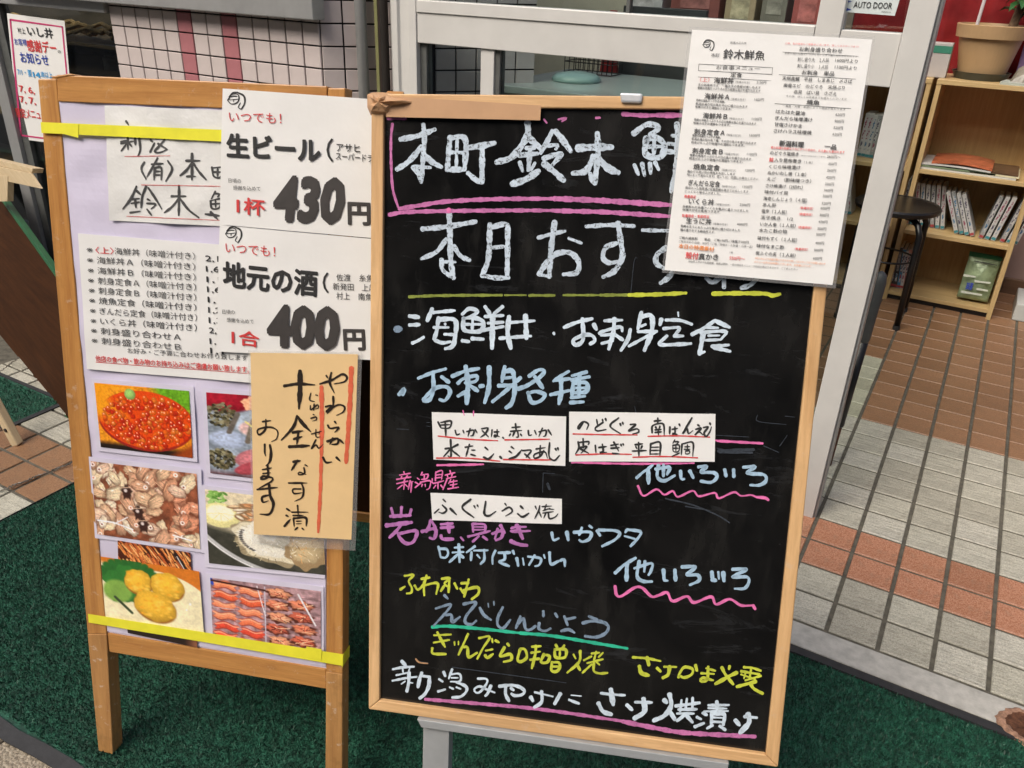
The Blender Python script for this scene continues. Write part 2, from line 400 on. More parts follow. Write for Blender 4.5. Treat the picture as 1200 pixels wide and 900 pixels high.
_TC = {}
def glyphs(body, bold=0.0, shear=0.0):
    k = (body, bold, shear)
    if k in _TC: return _TC[k]
    c = bpy.data.curves.new('t', 'FONT'); c.body = body; c.offset = bold; c.shear = shear; c.resolution_u = 2; c.fill_mode = 'FRONT'
    o = bpy.data.objects.new('t', c); COL.objects.link(o)
    dg = bpy.context.evaluated_depsgraph_get(); dg.update()
    me = o.evaluated_get(dg).to_mesh()
    vs = np.array([tuple(v.co) for v in me.vertices]) if len(me.vertices) else np.zeros((0, 3))
    fs = [tuple(p.vertices) for p in me.polygons]
    o.evaluated_get(dg).to_mesh_clear(); bpy.data.objects.remove(o); bpy.data.curves.remove(c)
    _TC[k] = (vs, fs); return vs, fs
def text(mb, surf, body, x0, y0, x1, y1, h, bold=0.0, shear=0.0, lift=.0011, fit=False, em=.88):
    """text whose baseline runs p0 -> p1 (survey px), glyph height h px"""
    vs, fs = glyphs(body, 0.0, shear)
    if not len(vs): return
    if bold > .009:
        nb = 8 if bold > .02 else 4; V0, F0 = vs, list(fs); allv = [V0]; fs = list(F0)
        for k in range(nb):
            an = 2 * math.pi * k / nb + .4; d_ = np.array([math.cos(an) * bold, math.sin(an) * bold, (k + 1) * 2e-4])
            allv.append(V0 + d_); fs += [tuple(i + len(V0) * (k + 1) for i in f) for f in F0]
        if bold > .03:
            for k in range(6):
                an = 2 * math.pi * k / 6; d_ = np.array([math.cos(an) * bold * .5, math.sin(an) * bold * .5, (k + 10) * 2e-4])
                allv.append(V0 + d_); fs += [tuple(i + len(V0) * (k + nb + 1) for i in f) for f in F0]
        vs = np.concatenate(allv)
    a = surf.P((x0, y0)); b_ = surf.P((x1, y1)); t = b_ - a; ln = np.linalg.norm(t); t = t / ln
    up = np.cross(surf.n, t); up = unit(up)
    if up[2] < 0: up = -up
    hm = h * np.linalg.norm(surf.P((x0, y0 - 5)) - surf.P((x0, y0))) / 5
    mn, mx = vs[:, :2].min(0), vs[:, :2].max(0)
    sx = ln / (mx[0] - mn[0]); sy = hm / (mx[1] - mn[1]) if fit else hm / em
    yb = mn[1] if fit else 0.0 if all(ord(ch) < 256 for ch in body) else -.08
    q0 = hitp((x0, y0), surf.o, surf.n)
    out = []
    for v in vs:
        p = q0 + t * ((v[0] - mn[0]) * sx) + up * ((v[1] - yb) * sy)
        l = lift + (surf.bulge((p - surf.o) @ surf.a, (p - surf.o) @ surf.b) if surf.bulge else 0)
        out.append(p + surf.n * (l + v[2] * .1))
    mb.add(out, fs)
def quadgrid(surf, q, nx, ny, lift=0.0):
    """grid of 3D points inside survey quad TL TR BR BL (planar projective map)"""
    s = np.array([[0, 0], [1, 0], [1, 1], [0, 1]]); A = []
    for (X, Y), (x, y) in zip(s, q):
        A.append([X, Y, 1, 0, 0, 0, -x * X, -x * Y, -x]); A.append([0, 0, 0, X, Y, 1, -y * X, -y * Y, -y])
    H = np.linalg.svd(np.array(A, float))[2][-1].reshape(3, 3)
    out = []
    for j in range(ny + 1):
        for i in range(nx + 1):
            p = H @ np.array([i / nx, j / ny, 1.0]); out.append(surf.P((p[0] / p[2], p[1] / p[2]), lift))
    fs = [(j * (nx + 1) + i, j * (nx + 1) + i + 1, (j + 1) * (nx + 1) + i + 1, (j + 1) * (nx + 1) + i) for j in range(ny) for i in range(nx)]
    return out, fs
def sheet(name, surf, q, mats, th=.0006, nx=14, ny=14, parent=None, lift=0.0, bevel=0):
    vs, fs = quadgrid(surf, q, nx, ny, lift); mb = MB(); mb.add(vs, fs)
    n1 = len(vs); back = [p - surf.n * th for p in vs]; mb.add(back, [f[::-1] for f in fs])
    ring = [i for i in range(nx + 1)] + [(j + 1) * (nx + 1) - 1 for j in range(1, ny + 1)] + [ny * (nx + 1) + i for i in range(nx - 1, -1, -1)] + [j * (nx + 1) for j in range(ny - 1, 0, -1)]
    mb.f += [(a, a + n1, b + n1, b) for a, b in zip(ring, ring[1:] + ring[:1])]; mb.m += [0] * len(ring)
    return mb.build(name, mats, parent, smooth=False)
def film_ring(surf, outer, inner, parent):
    """clear laminate margin round a sheet"""
    mb = MB()
    for k in range(4):
        a, b_, c_, d_ = outer[k], outer[(k + 1) % 4], inner[(k + 1) % 4], inner[k]
        for i in range(8):
            t0, t1 = i / 8, (i + 1) / 8
            l = lambda p, q, t: (p[0] + (q[0] - p[0]) * t, p[1] + (q[1] - p[1]) * t)
            mb.add([surf.P(l(a, b_, t0), -.0002), surf.P(l(a, b_, t1), -.0002), surf.P(l(d_, c_, t1), -.0002), surf.P(l(d_, c_, t0), -.0002)], [(0, 1, 2, 3)])
    return mb.build('laminate_margin', FILM, parent)
def bar(name, surf, q, t0, t1, m, parent, uvd, bevel=.0015):
    """solid bar: survey quad on surf, from lift t0 (front) back to t1"""
    f = [surf.P(p, t0) for p in q]; bk = [p + surf.n * (t1 - t0) for p in f]
    mb = MB(); mb.hexa(f + bk); return mb.build(name, m, parent, uvdir=uvd, bevel=bevel)

# ================================================================= GROUND
mb = MB(); mb.add([(-150, -300, -.02), (150, -300, -.02), (150, 60, -.02), (-150, 60, -.02)], [(0, 1, 2, 3)])
tag(mb.build('street', ASPH, origin=V(0, 0, -.02)), kind='structure')
# washed gravel pavement in front of the mat
def gravelmat():
    m, nt, b = newmat('washed_gravel_paving')
    v = coords(nt, 'Object'); vo = nt.nodes.new('ShaderNodeTexVoronoi'); L(nt, v, vo.inputs['Vector']); vo.inputs['Scale'].default_value = 170
    base = ramp(nt, noise(nt, v, 210, 3, .8), [(.3, (.12, .10, .075)), (.48, (.30, .25, .18)), (.7, (.52, .46, .36))])
    L(nt, base, b.inputs['Base Color']); b.inputs['Roughness'].default_value = .75
    inv = nt.nodes.new('ShaderNodeMath'); inv.operation = 'SUBTRACT'; inv.inputs[0].default_value = 1; L(nt, vo.outputs['Distance'], inv.inputs[1])
    bump(nt, b, inv.outputs[0], .8, .004); return m
GRAV = gravelmat()
mb = MB(); mb.add([(-2.3, -3, -.012), (3, -3, -.012), (3, -.9, -.012), (-2.3, -.9, -.012)], [(0, 1, 2, 3)])
pav = tag(mb.build('pavement', GROUT, origin=V(0, 0, -.012)), kind='structure')
mb = MB(); g_ = .003
mb.box((g_ - .15, g_ - .15, -.03), (.15 - g_, .15 - g_, 0))
slab0 = None
for i in range(7):
    for j in range(3):
        c = (-1.95 + .3 * i - .06, -1.135 - .3 * j, -.004)
        if slab0 is None:
            slab0 = mb.build('paving_slab', GRAV, pav, bevel=.003); o = slab0
            me = o.data
            for v_ in me.vertices: v_.co = Vector(v_.co) + Vector(pav['_o'])
        else:
            o = slab0.copy(); COL.objects.link(o)
        o.parent = pav; o.location = Vector(c) - pav.location
# shop floor: grout bed with individual tiles
mb = MB(); mb.box((-3.0, -.93, -.02), (1.6, 4.2, .0018))
fl = tag(mb.build('entrance_floor', GROUT, origin=V(0, 0, -.0035)), kind='structure')
def tile_mesh(name, m, sx=.1, sy=.1, gx=.0044, gy=.0042):
    b = MB(); x, y = sx / 2 - gx, sy / 2 - gy; e = .0015
    b.add([(-x, -y, -.012), (x, -y, -.012), (x, y, -.012), (-x, y, -.012), (-x, -y, 0), (x, -y, 0), (x, y, 0), (-x, y, 0),
           (-x + e, -y + e, .0018), (x - e, -y + e, .0018), (x - e, y - e, .0018), (-x + e, y - e, .0018)],
          [(0, 1, 5, 4), (1, 2, 6, 5), (2, 3, 7, 6), (3, 0, 4, 7), (4, 5, 9, 8), (5, 6, 10, 9), (6, 7, 11, 10), (7, 4, 8, 11), (8, 9, 10, 11)])
    me = bpy.data.meshes.new(name); me.from_pydata(b.v, [], b.f); me.materials.append(m); me.update(); return me
TM = {k: tile_mesh('floor_tile_' + k, m) for k, m in (('w', T_WHITE), ('b', T_BROWN), ('o', T_ORANGE), ('p', T_PALE))}
TMN = {k: tile_mesh('floor_tile_tight_' + k, m, gy=.0019) for k, m in (('w', T_WHITE), ('b', T_BROWN), ('o', T_ORANGE), ('p', T_PALE))}
rest = MB(); restk = []
def put_tile(x, y, k, far=False):
    o = bpy.data.objects.new('tile', (TMN if far else TM)[k]); COL.objects.link(o); o.parent = fl
    o.location = (x, y, .0070 + rng.uniform(-.0004, .0004)); o.rotation_euler = (rng.uniform(-.004, .004), rng.uniform(-.004, .004), 0)
OX = 0.002
cnt = 0
for i in range(-1, 7):
    for j in range(0, 25):
        x = OX + .1 * i + .05; y = .1 * j + .05
        if j == 0: pass
        if 1.0 < y and i == 0 and y < 1.52: k = 'p'
        elif y > 1.0: k = 'b'
        elif .2 < y < .4: k = 'o'
        else: k = 'w'
        if y > 1.6 and i > 5: continue
        put_tile(x, y, k, y > 1.0); cnt += 1
for i in range(-23, -15):
    for j in range(-10, 2):
        x = .1 * i + .015; y = .1 * j + .06
        k = 'b' if -.60 < y < -.39 else 'w'
        put_tile(x, y, k); cnt += 1
# the many tiles past the ones that can be picked apart
for i in range(-22, 14):
    for j in range(-9, 40):
        x = .1 * i + .052; y = .1 * j + .05
        if -1 <= i < 7 and 0 <= j < 25: continue
        if x < -1.4 and y < 0.02: continue
        if y < 0: continue
        e = .0035
        rest.add([(x - .05 + e, y - .05 + e, .0040), (x + .05 - e, y - .05 + e, .0040), (x + .05 - e, y + .05 - e, .0040), (x - .05 + e, y + .05 - e, .0040)], [(0, 1, 2, 3)], 1 if y > 1 else 0)
tag(rest.build('distant_tiles', [T_WHITE, T_BROWN], fl), kind='stuff')
# cement lip along the mat edge
mb = MB(); mb.box((-.15, -.072, -.01), (1.5, -.004, .0048))
tag(mb.build('threshold_kerb', CEMENT, bevel=.002), kind='structure')

# ================================================================= TURF MAT
def turfmat():
    m, nt, b = newmat('green_turf_fibre')
    v = coords(nt, 'Object'); f = noise(nt, v, 420, 3, .8); g = noise(nt, v, 6, 4)
    base = ramp(nt, f, [(.25, (.005, .030, .018)), (.5, (.017, .11, .064)), (.75, (.055, .23, .14))])
    cl = noise(nt, v, 75, 4, .7); base = mixc(nt, ramp(nt, cl, [(.40, (.75,) * 3), (.60, (0, 0, 0))]), base, (.003, .018, .010))
    base = mixc(nt, ramp(nt, g, [(.45, (0, 0, 0)), (.8, (.35,) * 3)]), base, (.02, .06, .04))
    L(nt, base, b.inputs['Base Color']); b.inputs['Roughness'].default_value = .55; return m
TURF = turfmat()
def blades(parent, poly_fn, x0, x1, y0, y1, pitch, hgt, z):
    nx, ny = int((x1 - x0) / pitch), int((y1 - y0) / pitch)
    X, Y = np.meshgrid(x0 + pitch * (np.arange(nx) + .5), y0 + pitch * (np.arange(ny) + .5))
    X = X.ravel() + nrng.uniform(-.5, .5, nx * ny) * pitch; Y = Y.ravel() + nrng.uniform(-.5, .5, nx * ny) * pitch
    k = poly_fn(X, Y); X, Y = X[k], Y[k]; n = len(X)
    an = nrng.uniform(0, 2 * np.pi, n); wd = nrng.uniform(.0007, .0013, n); h = hgt * nrng.uniform(.6, 1.2, n)
    la = nrng.uniform(0, 2 * np.pi, n); ln = nrng.uniform(.1, .9, n) * hgt
    v = np.empty((n, 4, 3))
    dx, dy = np.cos(an) * wd, np.sin(an) * wd
    v[:, 0] = np.stack([X - dx, Y - dy, np.full(n, z)], 1); v[:, 1] = np.stack([X + dx, Y + dy, np.full(n, z)], 1)
    tx, ty = X + np.cos(la) * ln, Y + np.sin(la) * ln
    v[:, 2] = np.stack([tx + dx * .6, ty + dy * .6, z + h], 1); v[:, 3] = np.stack([tx - dx * .6, ty - dy * .6, z + h], 1)
    me = bpy.data.meshes.new('turf'); me.vertices.add(4 * n); me.vertices.foreach_set('co', (v.reshape(-1, 3) - np.array(parent['_o'])).ravel())
    me.loops.add(4 * n); me.polygons.add(n); me.loops.foreach_set('vertex_index', np.arange(4 * n)); me.polygons.foreach_set('loop_start', np.arange(0, 4 * n, 4))
    me.update(calc_edges=True); me.validate(); me.materials.append(TURF)
    o = bpy.data.objects.new('turf_pile', me); COL.objects.link(o); o.parent = parent; tag(o, kind='stuff')
def wob(x, s): return .006 * math.sin(x * 9 + s) + .004 * math.sin(x * 23 + s * 2)
MX0, MX1, MY0, MY1 = -1.54, 1.1, -.995, -.098
mb = MB(); N = 40
top = [(MX0 + (MX1 - MX0) * i / N, MY1) for i in range(N + 1)]
bot = [(MX0 + (MX1 - MX0) * i / N, MY0 + wob(MX0 + (MX1 - MX0) * i / N, 1)) for i in range(N + 1)]
vs = [(x, y, .003) for x, y in bot] + [(x, y, .003) for x, y in top]
mb.add(vs, [(i, i + 1, N + 2 + i, N + 1 + i) for i in range(N)])
mat0 = tag(mb.build('turf_mat', TURF, origin=V(-.3, -.55, 0)), 'large dark green artificial turf mat under the two menu boards', 'mat')
eb = MB()
def edge(pts, nrm, wd=.023):
    for (x0, y0), (x1, y1) in zip(pts, pts[1:]):
        a = V(x0, y0, .001); b_ = V(x1, y1, .001); n_ = V(nrm[0], nrm[1], 0) * wd
        eb.hexa([a - n_ * .05, b_ - n_ * .05, b_ + n_, a + n_, a - n_ * .05 + V(0, 0, .007), b_ - n_ * .05 + V(0, 0, .007), b_ + n_ + V(0, 0, .0025), a + n_ + V(0, 0, .0025)])
edge(top, (0, 1)); edge(bot, (0, -1)); edge([(MX0, MY0 - .015), (MX0, MY1)], (-1, 0), .008); edge([(MX1, MY0), (MX1, MY1)], (1, 0))
eb.build('rubber_edge', RUBBER, mat0)
blades(mat0, lambda X, Y: (Y > MY0 + .008 + .006 * np.sin(X * 9 + 1)) & (Y < MY1 - .003), MX0 + .004, MX1, MY0, MY1, .0031, .0075, .002)
mb = MB(); mb.box((-2.9, -.42, .0035), (-1.94, -.245, .006)); mat1 = tag(mb.build('turf_mat', TURF, origin=V(-2.3, -.33, .0035)), 'small green turf mat on the tiles beyond the large mat, by the leaning board', 'mat')
mb = MB(); mb.box((-2.9, -.432, .003), (-1.925, -.418, .009)); mb.box((-2.9, -.247, .003), (-1.925, -.235, .009)); mb.box((-1.942, -.42, .003), (-1.925, -.245, .009)); mb.build('rubber_edge', RUBBER, mat1)
blades(mat1, lambda X, Y: X < -1.945, -2.6, -1.94, -.415, -.25, .005, .008, .005)
# thin chain lying over the tiles at the left
mb = MB()
def wirepts(a, b, n, amp, z=.006):
    a, b = onZ(a), onZ(b); r = []
    for i in range(n + 1):
        t = i / n; p = a + (b - a) * t; r.append(p + V(amp * math.sin(i * 2.1), amp * math.cos(i * 1.7), z))
    return r
mb.tube(wirepts((-6, 582), (86, 546), 60, .004, .0105), .0018, 5)
tag(mb.build('thin_chain', mat('tarnished_chain', (.25, .23, .2), .4, .3, 80, .8, .2)), 'thin tarnished chain lying over the brown and white tiles', 'chain')
mb = MB(); mb.tube(wirepts((-6, 442), (24, 420), 24, .004, .006), .0014, 5); tag(mb.build('thin_chain', MATS['tarnished_chain']), 'short chain lying beyond the small turf mat', 'chain')

# ================================================================= MENU STAND (wooden A-frame, left)
footA = onZ((124, 882), .006)
nA = unit(V(-0.32182426, 0.92380533, -0.20739544))
PA0 = [hitp(p, footA, nA) for p in ((44, 87), (404, 102))]
SA = Surf(footA, nA, PA0[1] - PA0[0])
dA = unit(hitp((104.5, 762), footA, nA) - PA0[0])      # down along the stile
aA = SA.a
stand = empty('menu_stand', (footA[0] + .2, footA[1] + .2, .004), 'honey varnished wooden A-frame stand on the turf, covered with papers and food photos', 'sign')
# stiles taper with perspective only; drawn from the survey lines
bar('stile', SA, [(44, 92.5), (66, 92.5), (125, 743), (102.5, 743)], .0, -.026, HONEY, stand, dA)
bar('leg', SA, [(102.5, 743), (125, 743), (132.5, 884), (115.5, 880)], .0005, -.0265, SCUFF, stand, dA)
bar('stile', SA, [(384, 103), (404.5, 103), (401.5, 790), (382, 787)], .0, -.026, HONEY, stand, dA)
bar('leg', SA, [(382, 787), (401.5, 790), (401, 936), (381, 934)], .0005, -.0265, SCUFF, stand, dA)
bar('top_rail', SA, [(66.6, 87.5), (383.4, 101), (383.6, 132), (68.5, 119)], .001, -.024, HONEY, stand, aA)
bar('bottom_rail', SA, [(125.4, 742.5), (381.6, 785), (382, 808), (127.5, 764.5)], -.001, -.024, HONEY, stand, aA)
# chipped corner block of the top rail
bar('top_cap', SA, [(58, 90), (82, 86.2), (90, 88), (66.3, 92.2)], .002, -.02, HONEY, stand, aA)
bar('backing_panel', SA, [(66, 117), (384, 130), (383, 787), (124, 745)], -.004, -.010, LAV, stand, aA, 0)
# a loose puckered lavender sheet over the panel
def crinkle(u, v): return .0011 * math.sin(u * 60 + 3 * math.sin(v * 23)) * math.sin(v * 41) + .0004 * math.sin(v * 90 + u * 30)
SL = SA.off(-.0022, crinkle)
sheet('lavender_sheet', SL, [(68.5, 119), (383, 131), (381.5, 781), (125.3, 739.5)], LAV, nx=50, ny=110, parent=stand)
# rear leaf
rearp = onZ((425, 602), .2)
topc = (PA0[0] + PA0[1]) / 2 - SA.n * .03
tdir = rearp - topc; tdir = unit(tdir - aA * (tdir @ aA)); nR = unit(np.cross(aA, tdir))
if nR @ (CAM - topc) < 0: nR = -nR
wA = np.linalg.norm(PA0[1] - PA0[0]); tl = topc - aA * wA / 2
def rl(u, v, w_=0): return tl + aA * u + tdir * v + nR * w_
def rbar(nm, u0, u1, v0, v1, w0, w1, m, uvd):
    b = MB(); b.hexa([rl(u0, v0, w0), rl(u1, v0, w0), rl(u1, v1, w0), rl(u0, v1, w0), rl(u0, v0, w1), rl(u1, v0, w1), rl(u1, v1, w1), rl(u0, v1, w1)])
    return b.build(nm, m, stand, uvdir=uvd, bevel=.0015)
lenv = (rearp - tl) @ tdir; foot_v = (tl[2] - .004) / -tdir[2]
wR = wA + .06
rbar('rear_stile', -.02, .003, .01, foot_v, 0, -.024, HONEY, tdir); rbar('rear_stile', wR - .023, wR, .01, foot_v, 0, -.024, HONEY, tdir)
rbar('rear_rail', .003, wR - .023, lenv - .0, lenv + .03, -.001, -.022, HONEY, aA)
rbar('rear_panel', .001, wR - .021, .02, lenv - .001, -.004, -.009, BROWNP, tdir)
mb = MB()
for s_ in (.06, wA - .06):
    c = PA0[0] + aA * s_ - SA.n * .014 - V(0, 0, .004)
    mb = MB(); mb.tube([c - aA * .02, c + aA * .02], .005, 8); mb.build('hinge', ALUD, stand)
# yellow tapes wrapped round the stand
def tapeband(q, lift, parent, nx=10):
    o = sheet('yellow_tape', SA.off(lift, lambda u, v: .0003 * math.sin(u * 130)), q, YTAPE, .0003, nx, 1, parent); return o
tapeband([(47.3, 143), (262, 152.2), (262.5, 166), (48.4, 155.8)], .0042, stand)
tapeband([(75, 144.5), (92, 145), (91.5, 161.5), (74.5, 157)], .0048, stand)
tapeband([(103, 719.5), (402, 767), (401.8, 780.5), (103.8, 729.5)], .0040, stand)
mb = MB(); a_ = SA.P((402, 767), .0040); b_ = SA.P((401.8, 780.5), .0040); mb.hexa([a_, a_ - SA.n * .03, b_ - SA.n * .03, b_, a_ + aA * .0006, a_ - SA.n * .03 + aA * .0006, b_ - SA.n * .03 + aA * .0006, b_ + aA * .0006]); mb.build('yellow_tape', YTAPE, stand)
tapeband([(359, 757.8), (377, 761), (376.5, 773.5), (358.5, 770)], .0046, stand, 2)

# printed food photos ------------------------------------------------------------
def nz(h, w_, f, seed):
    r = np.random.RandomState(seed); g = r.rand(int(f) + 2, int(f * w_ / h) + 2)
    y = np.linspace(0, g.shape[0] - 1.001, h); x = np.linspace(0, g.shape[1] - 1.001, w_)
    yi, xi = y.astype(int), x.astype(int); fy, fx = (y - yi)[:, None], (x - xi)[None]
    fy = fy * fy * (3 - 2 * fy); fx = fx * fx * (3 - 2 * fx)
    a = g[yi][:, xi]; b = g[yi][:, xi + 1]; c = g[yi + 1][:, xi]; d = g[yi + 1][:, xi + 1]
    return a * (1 - fy) * (1 - fx) + b * (1 - fy) * fx + c * fy * (1 - fx) + d * fy * fx
class Img:
    def __init__(s, w_, h, c): s.w, s.h = w_, h; s.a = np.ones((h, w_, 3)) * np.array(c); s.Y, s.X = np.mgrid[0:h, 0:w_]; s.X = (s.X + .5) / w_; s.Y = (s.Y + .5) / h; s.asp = w_ / h
    def ell(s, cx, cy, rx, ry, c, ang=0, soft=.08, shade=0, edge=None, wob=0, k=0):
        dx = (s.X - cx) * s.asp; dy = s.Y - cy; ca, sa = math.cos(ang), math.sin(ang)
        u = (dx * ca + dy * sa) / (rx * s.asp); v = (-dx * sa + dy * ca) / ry
        d = np.sqrt(u * u + v * v)
        if wob: d = d * (1 + wob * np.sin(np.arctan2(v, u) * 5 + k) + wob * .6 * np.sin(np.arctan2(v, u) * 11 + k * 2))
        m = np.clip((1 - d) / soft, 0, 1)[..., None]; col = np.array(c)[None, None] * np.ones_like(s.a)
        if shade: col = col * (1 - shade * np.clip(d, 0, 1) ** 2 + shade * .6 * np.clip(-(u + v) * .5, -1, 1))[..., None]
        if edge is not None: col = np.where((d > .84)[..., None], np.array(edge), col)
        s.a = s.a * (1 - m) + np.clip(col, 0, 1) * m
    def mask(s, m, c): m = np.clip(m, 0, 1)[..., None]; s.a = s.a * (1 - m) + np.array(c) * m
    def line(s, x0, y0, x1, y1, wd, c):
        ax, ay = x0 * s.asp, y0; bx, by = x1 * s.asp, y1; px, py = s.X * s.asp, s.Y
        t = np.clip(((px - ax) * (bx - ax) + (py - ay) * (by - ay)) / ((bx - ax) ** 2 + (by - ay) ** 2 + 1e-9), 0, 1)
        d = np.hypot(px - ax - t * (bx - ax), py - ay - t * (by - ay)); s.mask((wd - d) / (wd * .4) , c)
    def grain(s, f, amt, seed): s.a = s.a * (1 + amt * (nz(s.h, s.w, f, seed) - .5) * 2)[..., None]
SLV = mat('glossy_sleeve', (.70, .67, .80), .18, .05, 14, 0, .35, coat=.6, bdist=.004)
def sleeve(q, lift):
    c = (sum(p[0] for p in q) / 4, sum(p[1] for p in q) / 4); e = [(p[0] + (5 if p[0] > c[0] else -5), p[1] + (5 if p[1] > c[1] else -5)) for p in q]
    sheet('plastic_sleeve', SA.off(lift, lambda u, v: .0003 * math.sin(u * 70 + v * 50)), e, SLV, .0003, 16, 12, stand)
for q in ([(111, 448.3), (222, 458), (226.3, 536.5), (118.7, 523.5)], [(242, 459.5), (318, 465), (321, 563), (247, 554)], [(109, 540), (230.8, 555), (235, 643), (116.5, 625.5)], [(240.5, 573), (375.5, 590), (376, 673.3), (245.5, 659.5)], [(246.8, 676.5), (374.2, 692.5), (374.5, 766), (250, 748)]): sleeve(q, .0001)
VC = vcol_mat('glossy_photo_print')
def photo(surf, q, img, label, lift, name='photo_print', parent=None):
    vs, fs = quadgrid(surf, q, img.w - 1, img.h - 1, lift)
    mb = MB(); mb.v = [tuple(p) for p in vs]; mb.f = fs; mb.m = [0] * len(fs)
    o = mb.build(name, VC, parent or stand, kind='flat'); me = o.data
    ca = me.color_attributes.new('Col', 'FLOAT_COLOR', 'POINT')
    arr = np.ones((len(vs), 4), np.float32); arr[:, :3] = (np.clip(img.a * 1.06, 0, 1) ** 1.95).reshape(-1, 3)
    ca.data.foreach_set('color', arr.ravel()); tag(o, label); return o
R = random.Random(5)
# salmon roe bowl
im = Img(150, 104, (.93, .55, .12)); im.grain(22, .12, 1)
im.mask(np.clip((im.X * 1.0 - .56 - .25 * im.Y) * 8, 0, 1) * np.clip((.42 - im.Y) * 6, 0, 1), (.36, .60, .12)); im.grain(40, .18, 9)
im.mask(np.clip((im.Y - .86) * 12, 0, 1), (.12, .09, .07)); im.mask(np.clip((im.X + im.Y - 1.72) * 8, 0, 1), (.55, .22, .08))
im.ell(.52, .52, .52, .46, (.55, .13, .10), soft=.03); im.ell(.52, .50, .505, .44, (.86, .25, .07), soft=.03)
im.mask(np.clip((.30 - im.X - .1 * np.sin(im.Y * 9)) * 7, 0, 1) * np.clip((.62 - im.Y) * 6, 0, 1), (.93, .56, .10))
for _ in range(300):
    a = R.uniform(0, 6.28); r = math.sqrt(R.random()); x, y = .54 + .47 * r * math.cos(a), .52 + .40 * r * math.sin(a)
    c = R.choice([(.88, .25, .08), (.82, .18, .06), (.92, .36, .10), (.78, .16, .07), (.90, .42, .14)])
    im.ell(x, y, .030, .043, c, shade=.35, soft=.25); 
    if R.random() < .75: im.ell(x - .005, y - .012, .008, .011, (1, .86, .72), soft=.5)
im.ell(.38, .13, .062, .085, (.60, .80, .40), shade=.3, soft=.1)
im.grain(60, .08, 3)
photo(SA, [(111, 448.3), (222, 458), (226.3, 536.5), (118.7, 523.5)], im, 'photo of a bowl of orange red salmon roe', .0012)
# sashimi
im = Img(72, 130, (.55, .60, .66)); im.grain(14, .25, 2)
im.ell(.30, .08, .5, .16, (.62, .10, .16), soft=.2, shade=.3); im.ell(.72, .10, .17, .085, (.95, .66, .50), soft=.08, wob=.1)
for _ in range(260):
    cx, cy, rx, ry = R.choice([(.22, .26, .24, .14), (.2, .80, .22, .12)]); a = R.uniform(0, 6.28); r = math.sqrt(R.random())
    im.ell(cx + rx * r * math.cos(a), cy + ry * r * math.sin(a), .045, .016, R.choice([(.30, .28, .18), (.52, .50, .38), (.15, .14, .10), (.42, .38, .28)]), ang=R.uniform(0, 3), soft=.3)
im.ell(.32, .55, .34, .12, (.68, .74, .86), soft=.2, shade=.2); im.ell(.72, .40, .25, .10, (.88, .72, .70), soft=.2); im.ell(.8, .75, .42, .13, (.80, .45, .48), soft=.1, shade=.3, ang=-.3); im.ell(.75, .86, .4, .08, (.66, .26, .30), soft=.1, ang=-.4)
im.line(.48, .24, .34, .46, .030, (.36, .33, .30)); im.line(.72, .30, .62, .56, .03, (.42, .38, .33)); im.line(.60, .32, .95, .5, .012, (.9, .85, .5)); im.mask(np.clip((im.Y - .93) * 12, 0, 1), (.28, .10, .10)); im.grain(50, .15, 4)
photo(SA, [(242, 459.5), (318, 465), (321, 563), (247, 554)], im, 'photo of assorted sashimi with a pink flower cut garnish', .0012)
# whelks
im = Img(190, 128, (.50, .27, .18)); im.grain(16, .3, 5)
for k in range(95):
    x, y = R.random(), R.random(); rx = R.uniform(.07, .12); c = R.choice([(.95, .84, .68), (.97, .88, .76), (.90, .72, .56), (.95, .78, .66), (.86, .64, .50)]) if x < .7 or R.random() < .4 else R.choice([(.90, .58, .44), (.94, .66, .50)])
    an = R.uniform(0, 3.1); im.ell(x, y, rx * 1.10, rx * .98, (.38, .19, .13), ang=an, soft=.25); im.ell(x, y, rx, rx * .85, c, ang=an, shade=.38, soft=.12, wob=.07, k=k)
    dx_, dy_ = math.cos(an) * rx, math.sin(an) * rx
    for q in range(3): im.line(x - dx_ * .5 + dy_ * (q - 1) * .5, y - dy_ * .5 - dx_ * (q - 1) * .5, x + dx_ * .5 + dy_ * (q - 1) * .4, y + dy_ * .5 - dx_ * (q - 1) * .4, .005, tuple(v * (.72 if q % 2 else 1.1) for v in c))
    if R.random() < .45: im.ell(x + dx_ * .5, y + dy_ * .5, .026, .034, (.98, .90, .86), soft=.3); im.ell(x + dx_ * .5, y + dy_ * .5, .012, .015, R.choice([(.45, .2, .15), (.85, .5, .35)]), soft=.4)
    if R.random() < .5: im.ell(x - rx * .2, y - rx * .3, rx * .25, rx * .12, (1, .96, .90), ang=an, soft=.8)
for x, y in ((.33, .36), (.43, .62), (.47, .78)):
    im.ell(x, y, .055, .11, (.20, .12, .10), soft=.3, wob=.14); im.ell(x - .01, y - .02, .022, .03, (.85, .8, .78), soft=.5)
    im.line(x - .05, y - .05, x + .04, y - .07, .006, (.82, .68, .58))
im.line(.02, .80, .18, .80, .012, (.95, .95, .98)); im.line(.18, .80, .36, .86, .012, (.95, .95, .98)); im.line(.18, .82, .32, .70, .008, (.9, .9, .95)); im.line(.75, .86, .92, .90, .012, (.95, .95, .98))
im.grain(60, .12, 6)
photo(SA, [(106.8, 540), (230.8, 555), (235, 643), (114.5, 625.5)], im, 'photo of a pile of tan whelk shells', .0012)
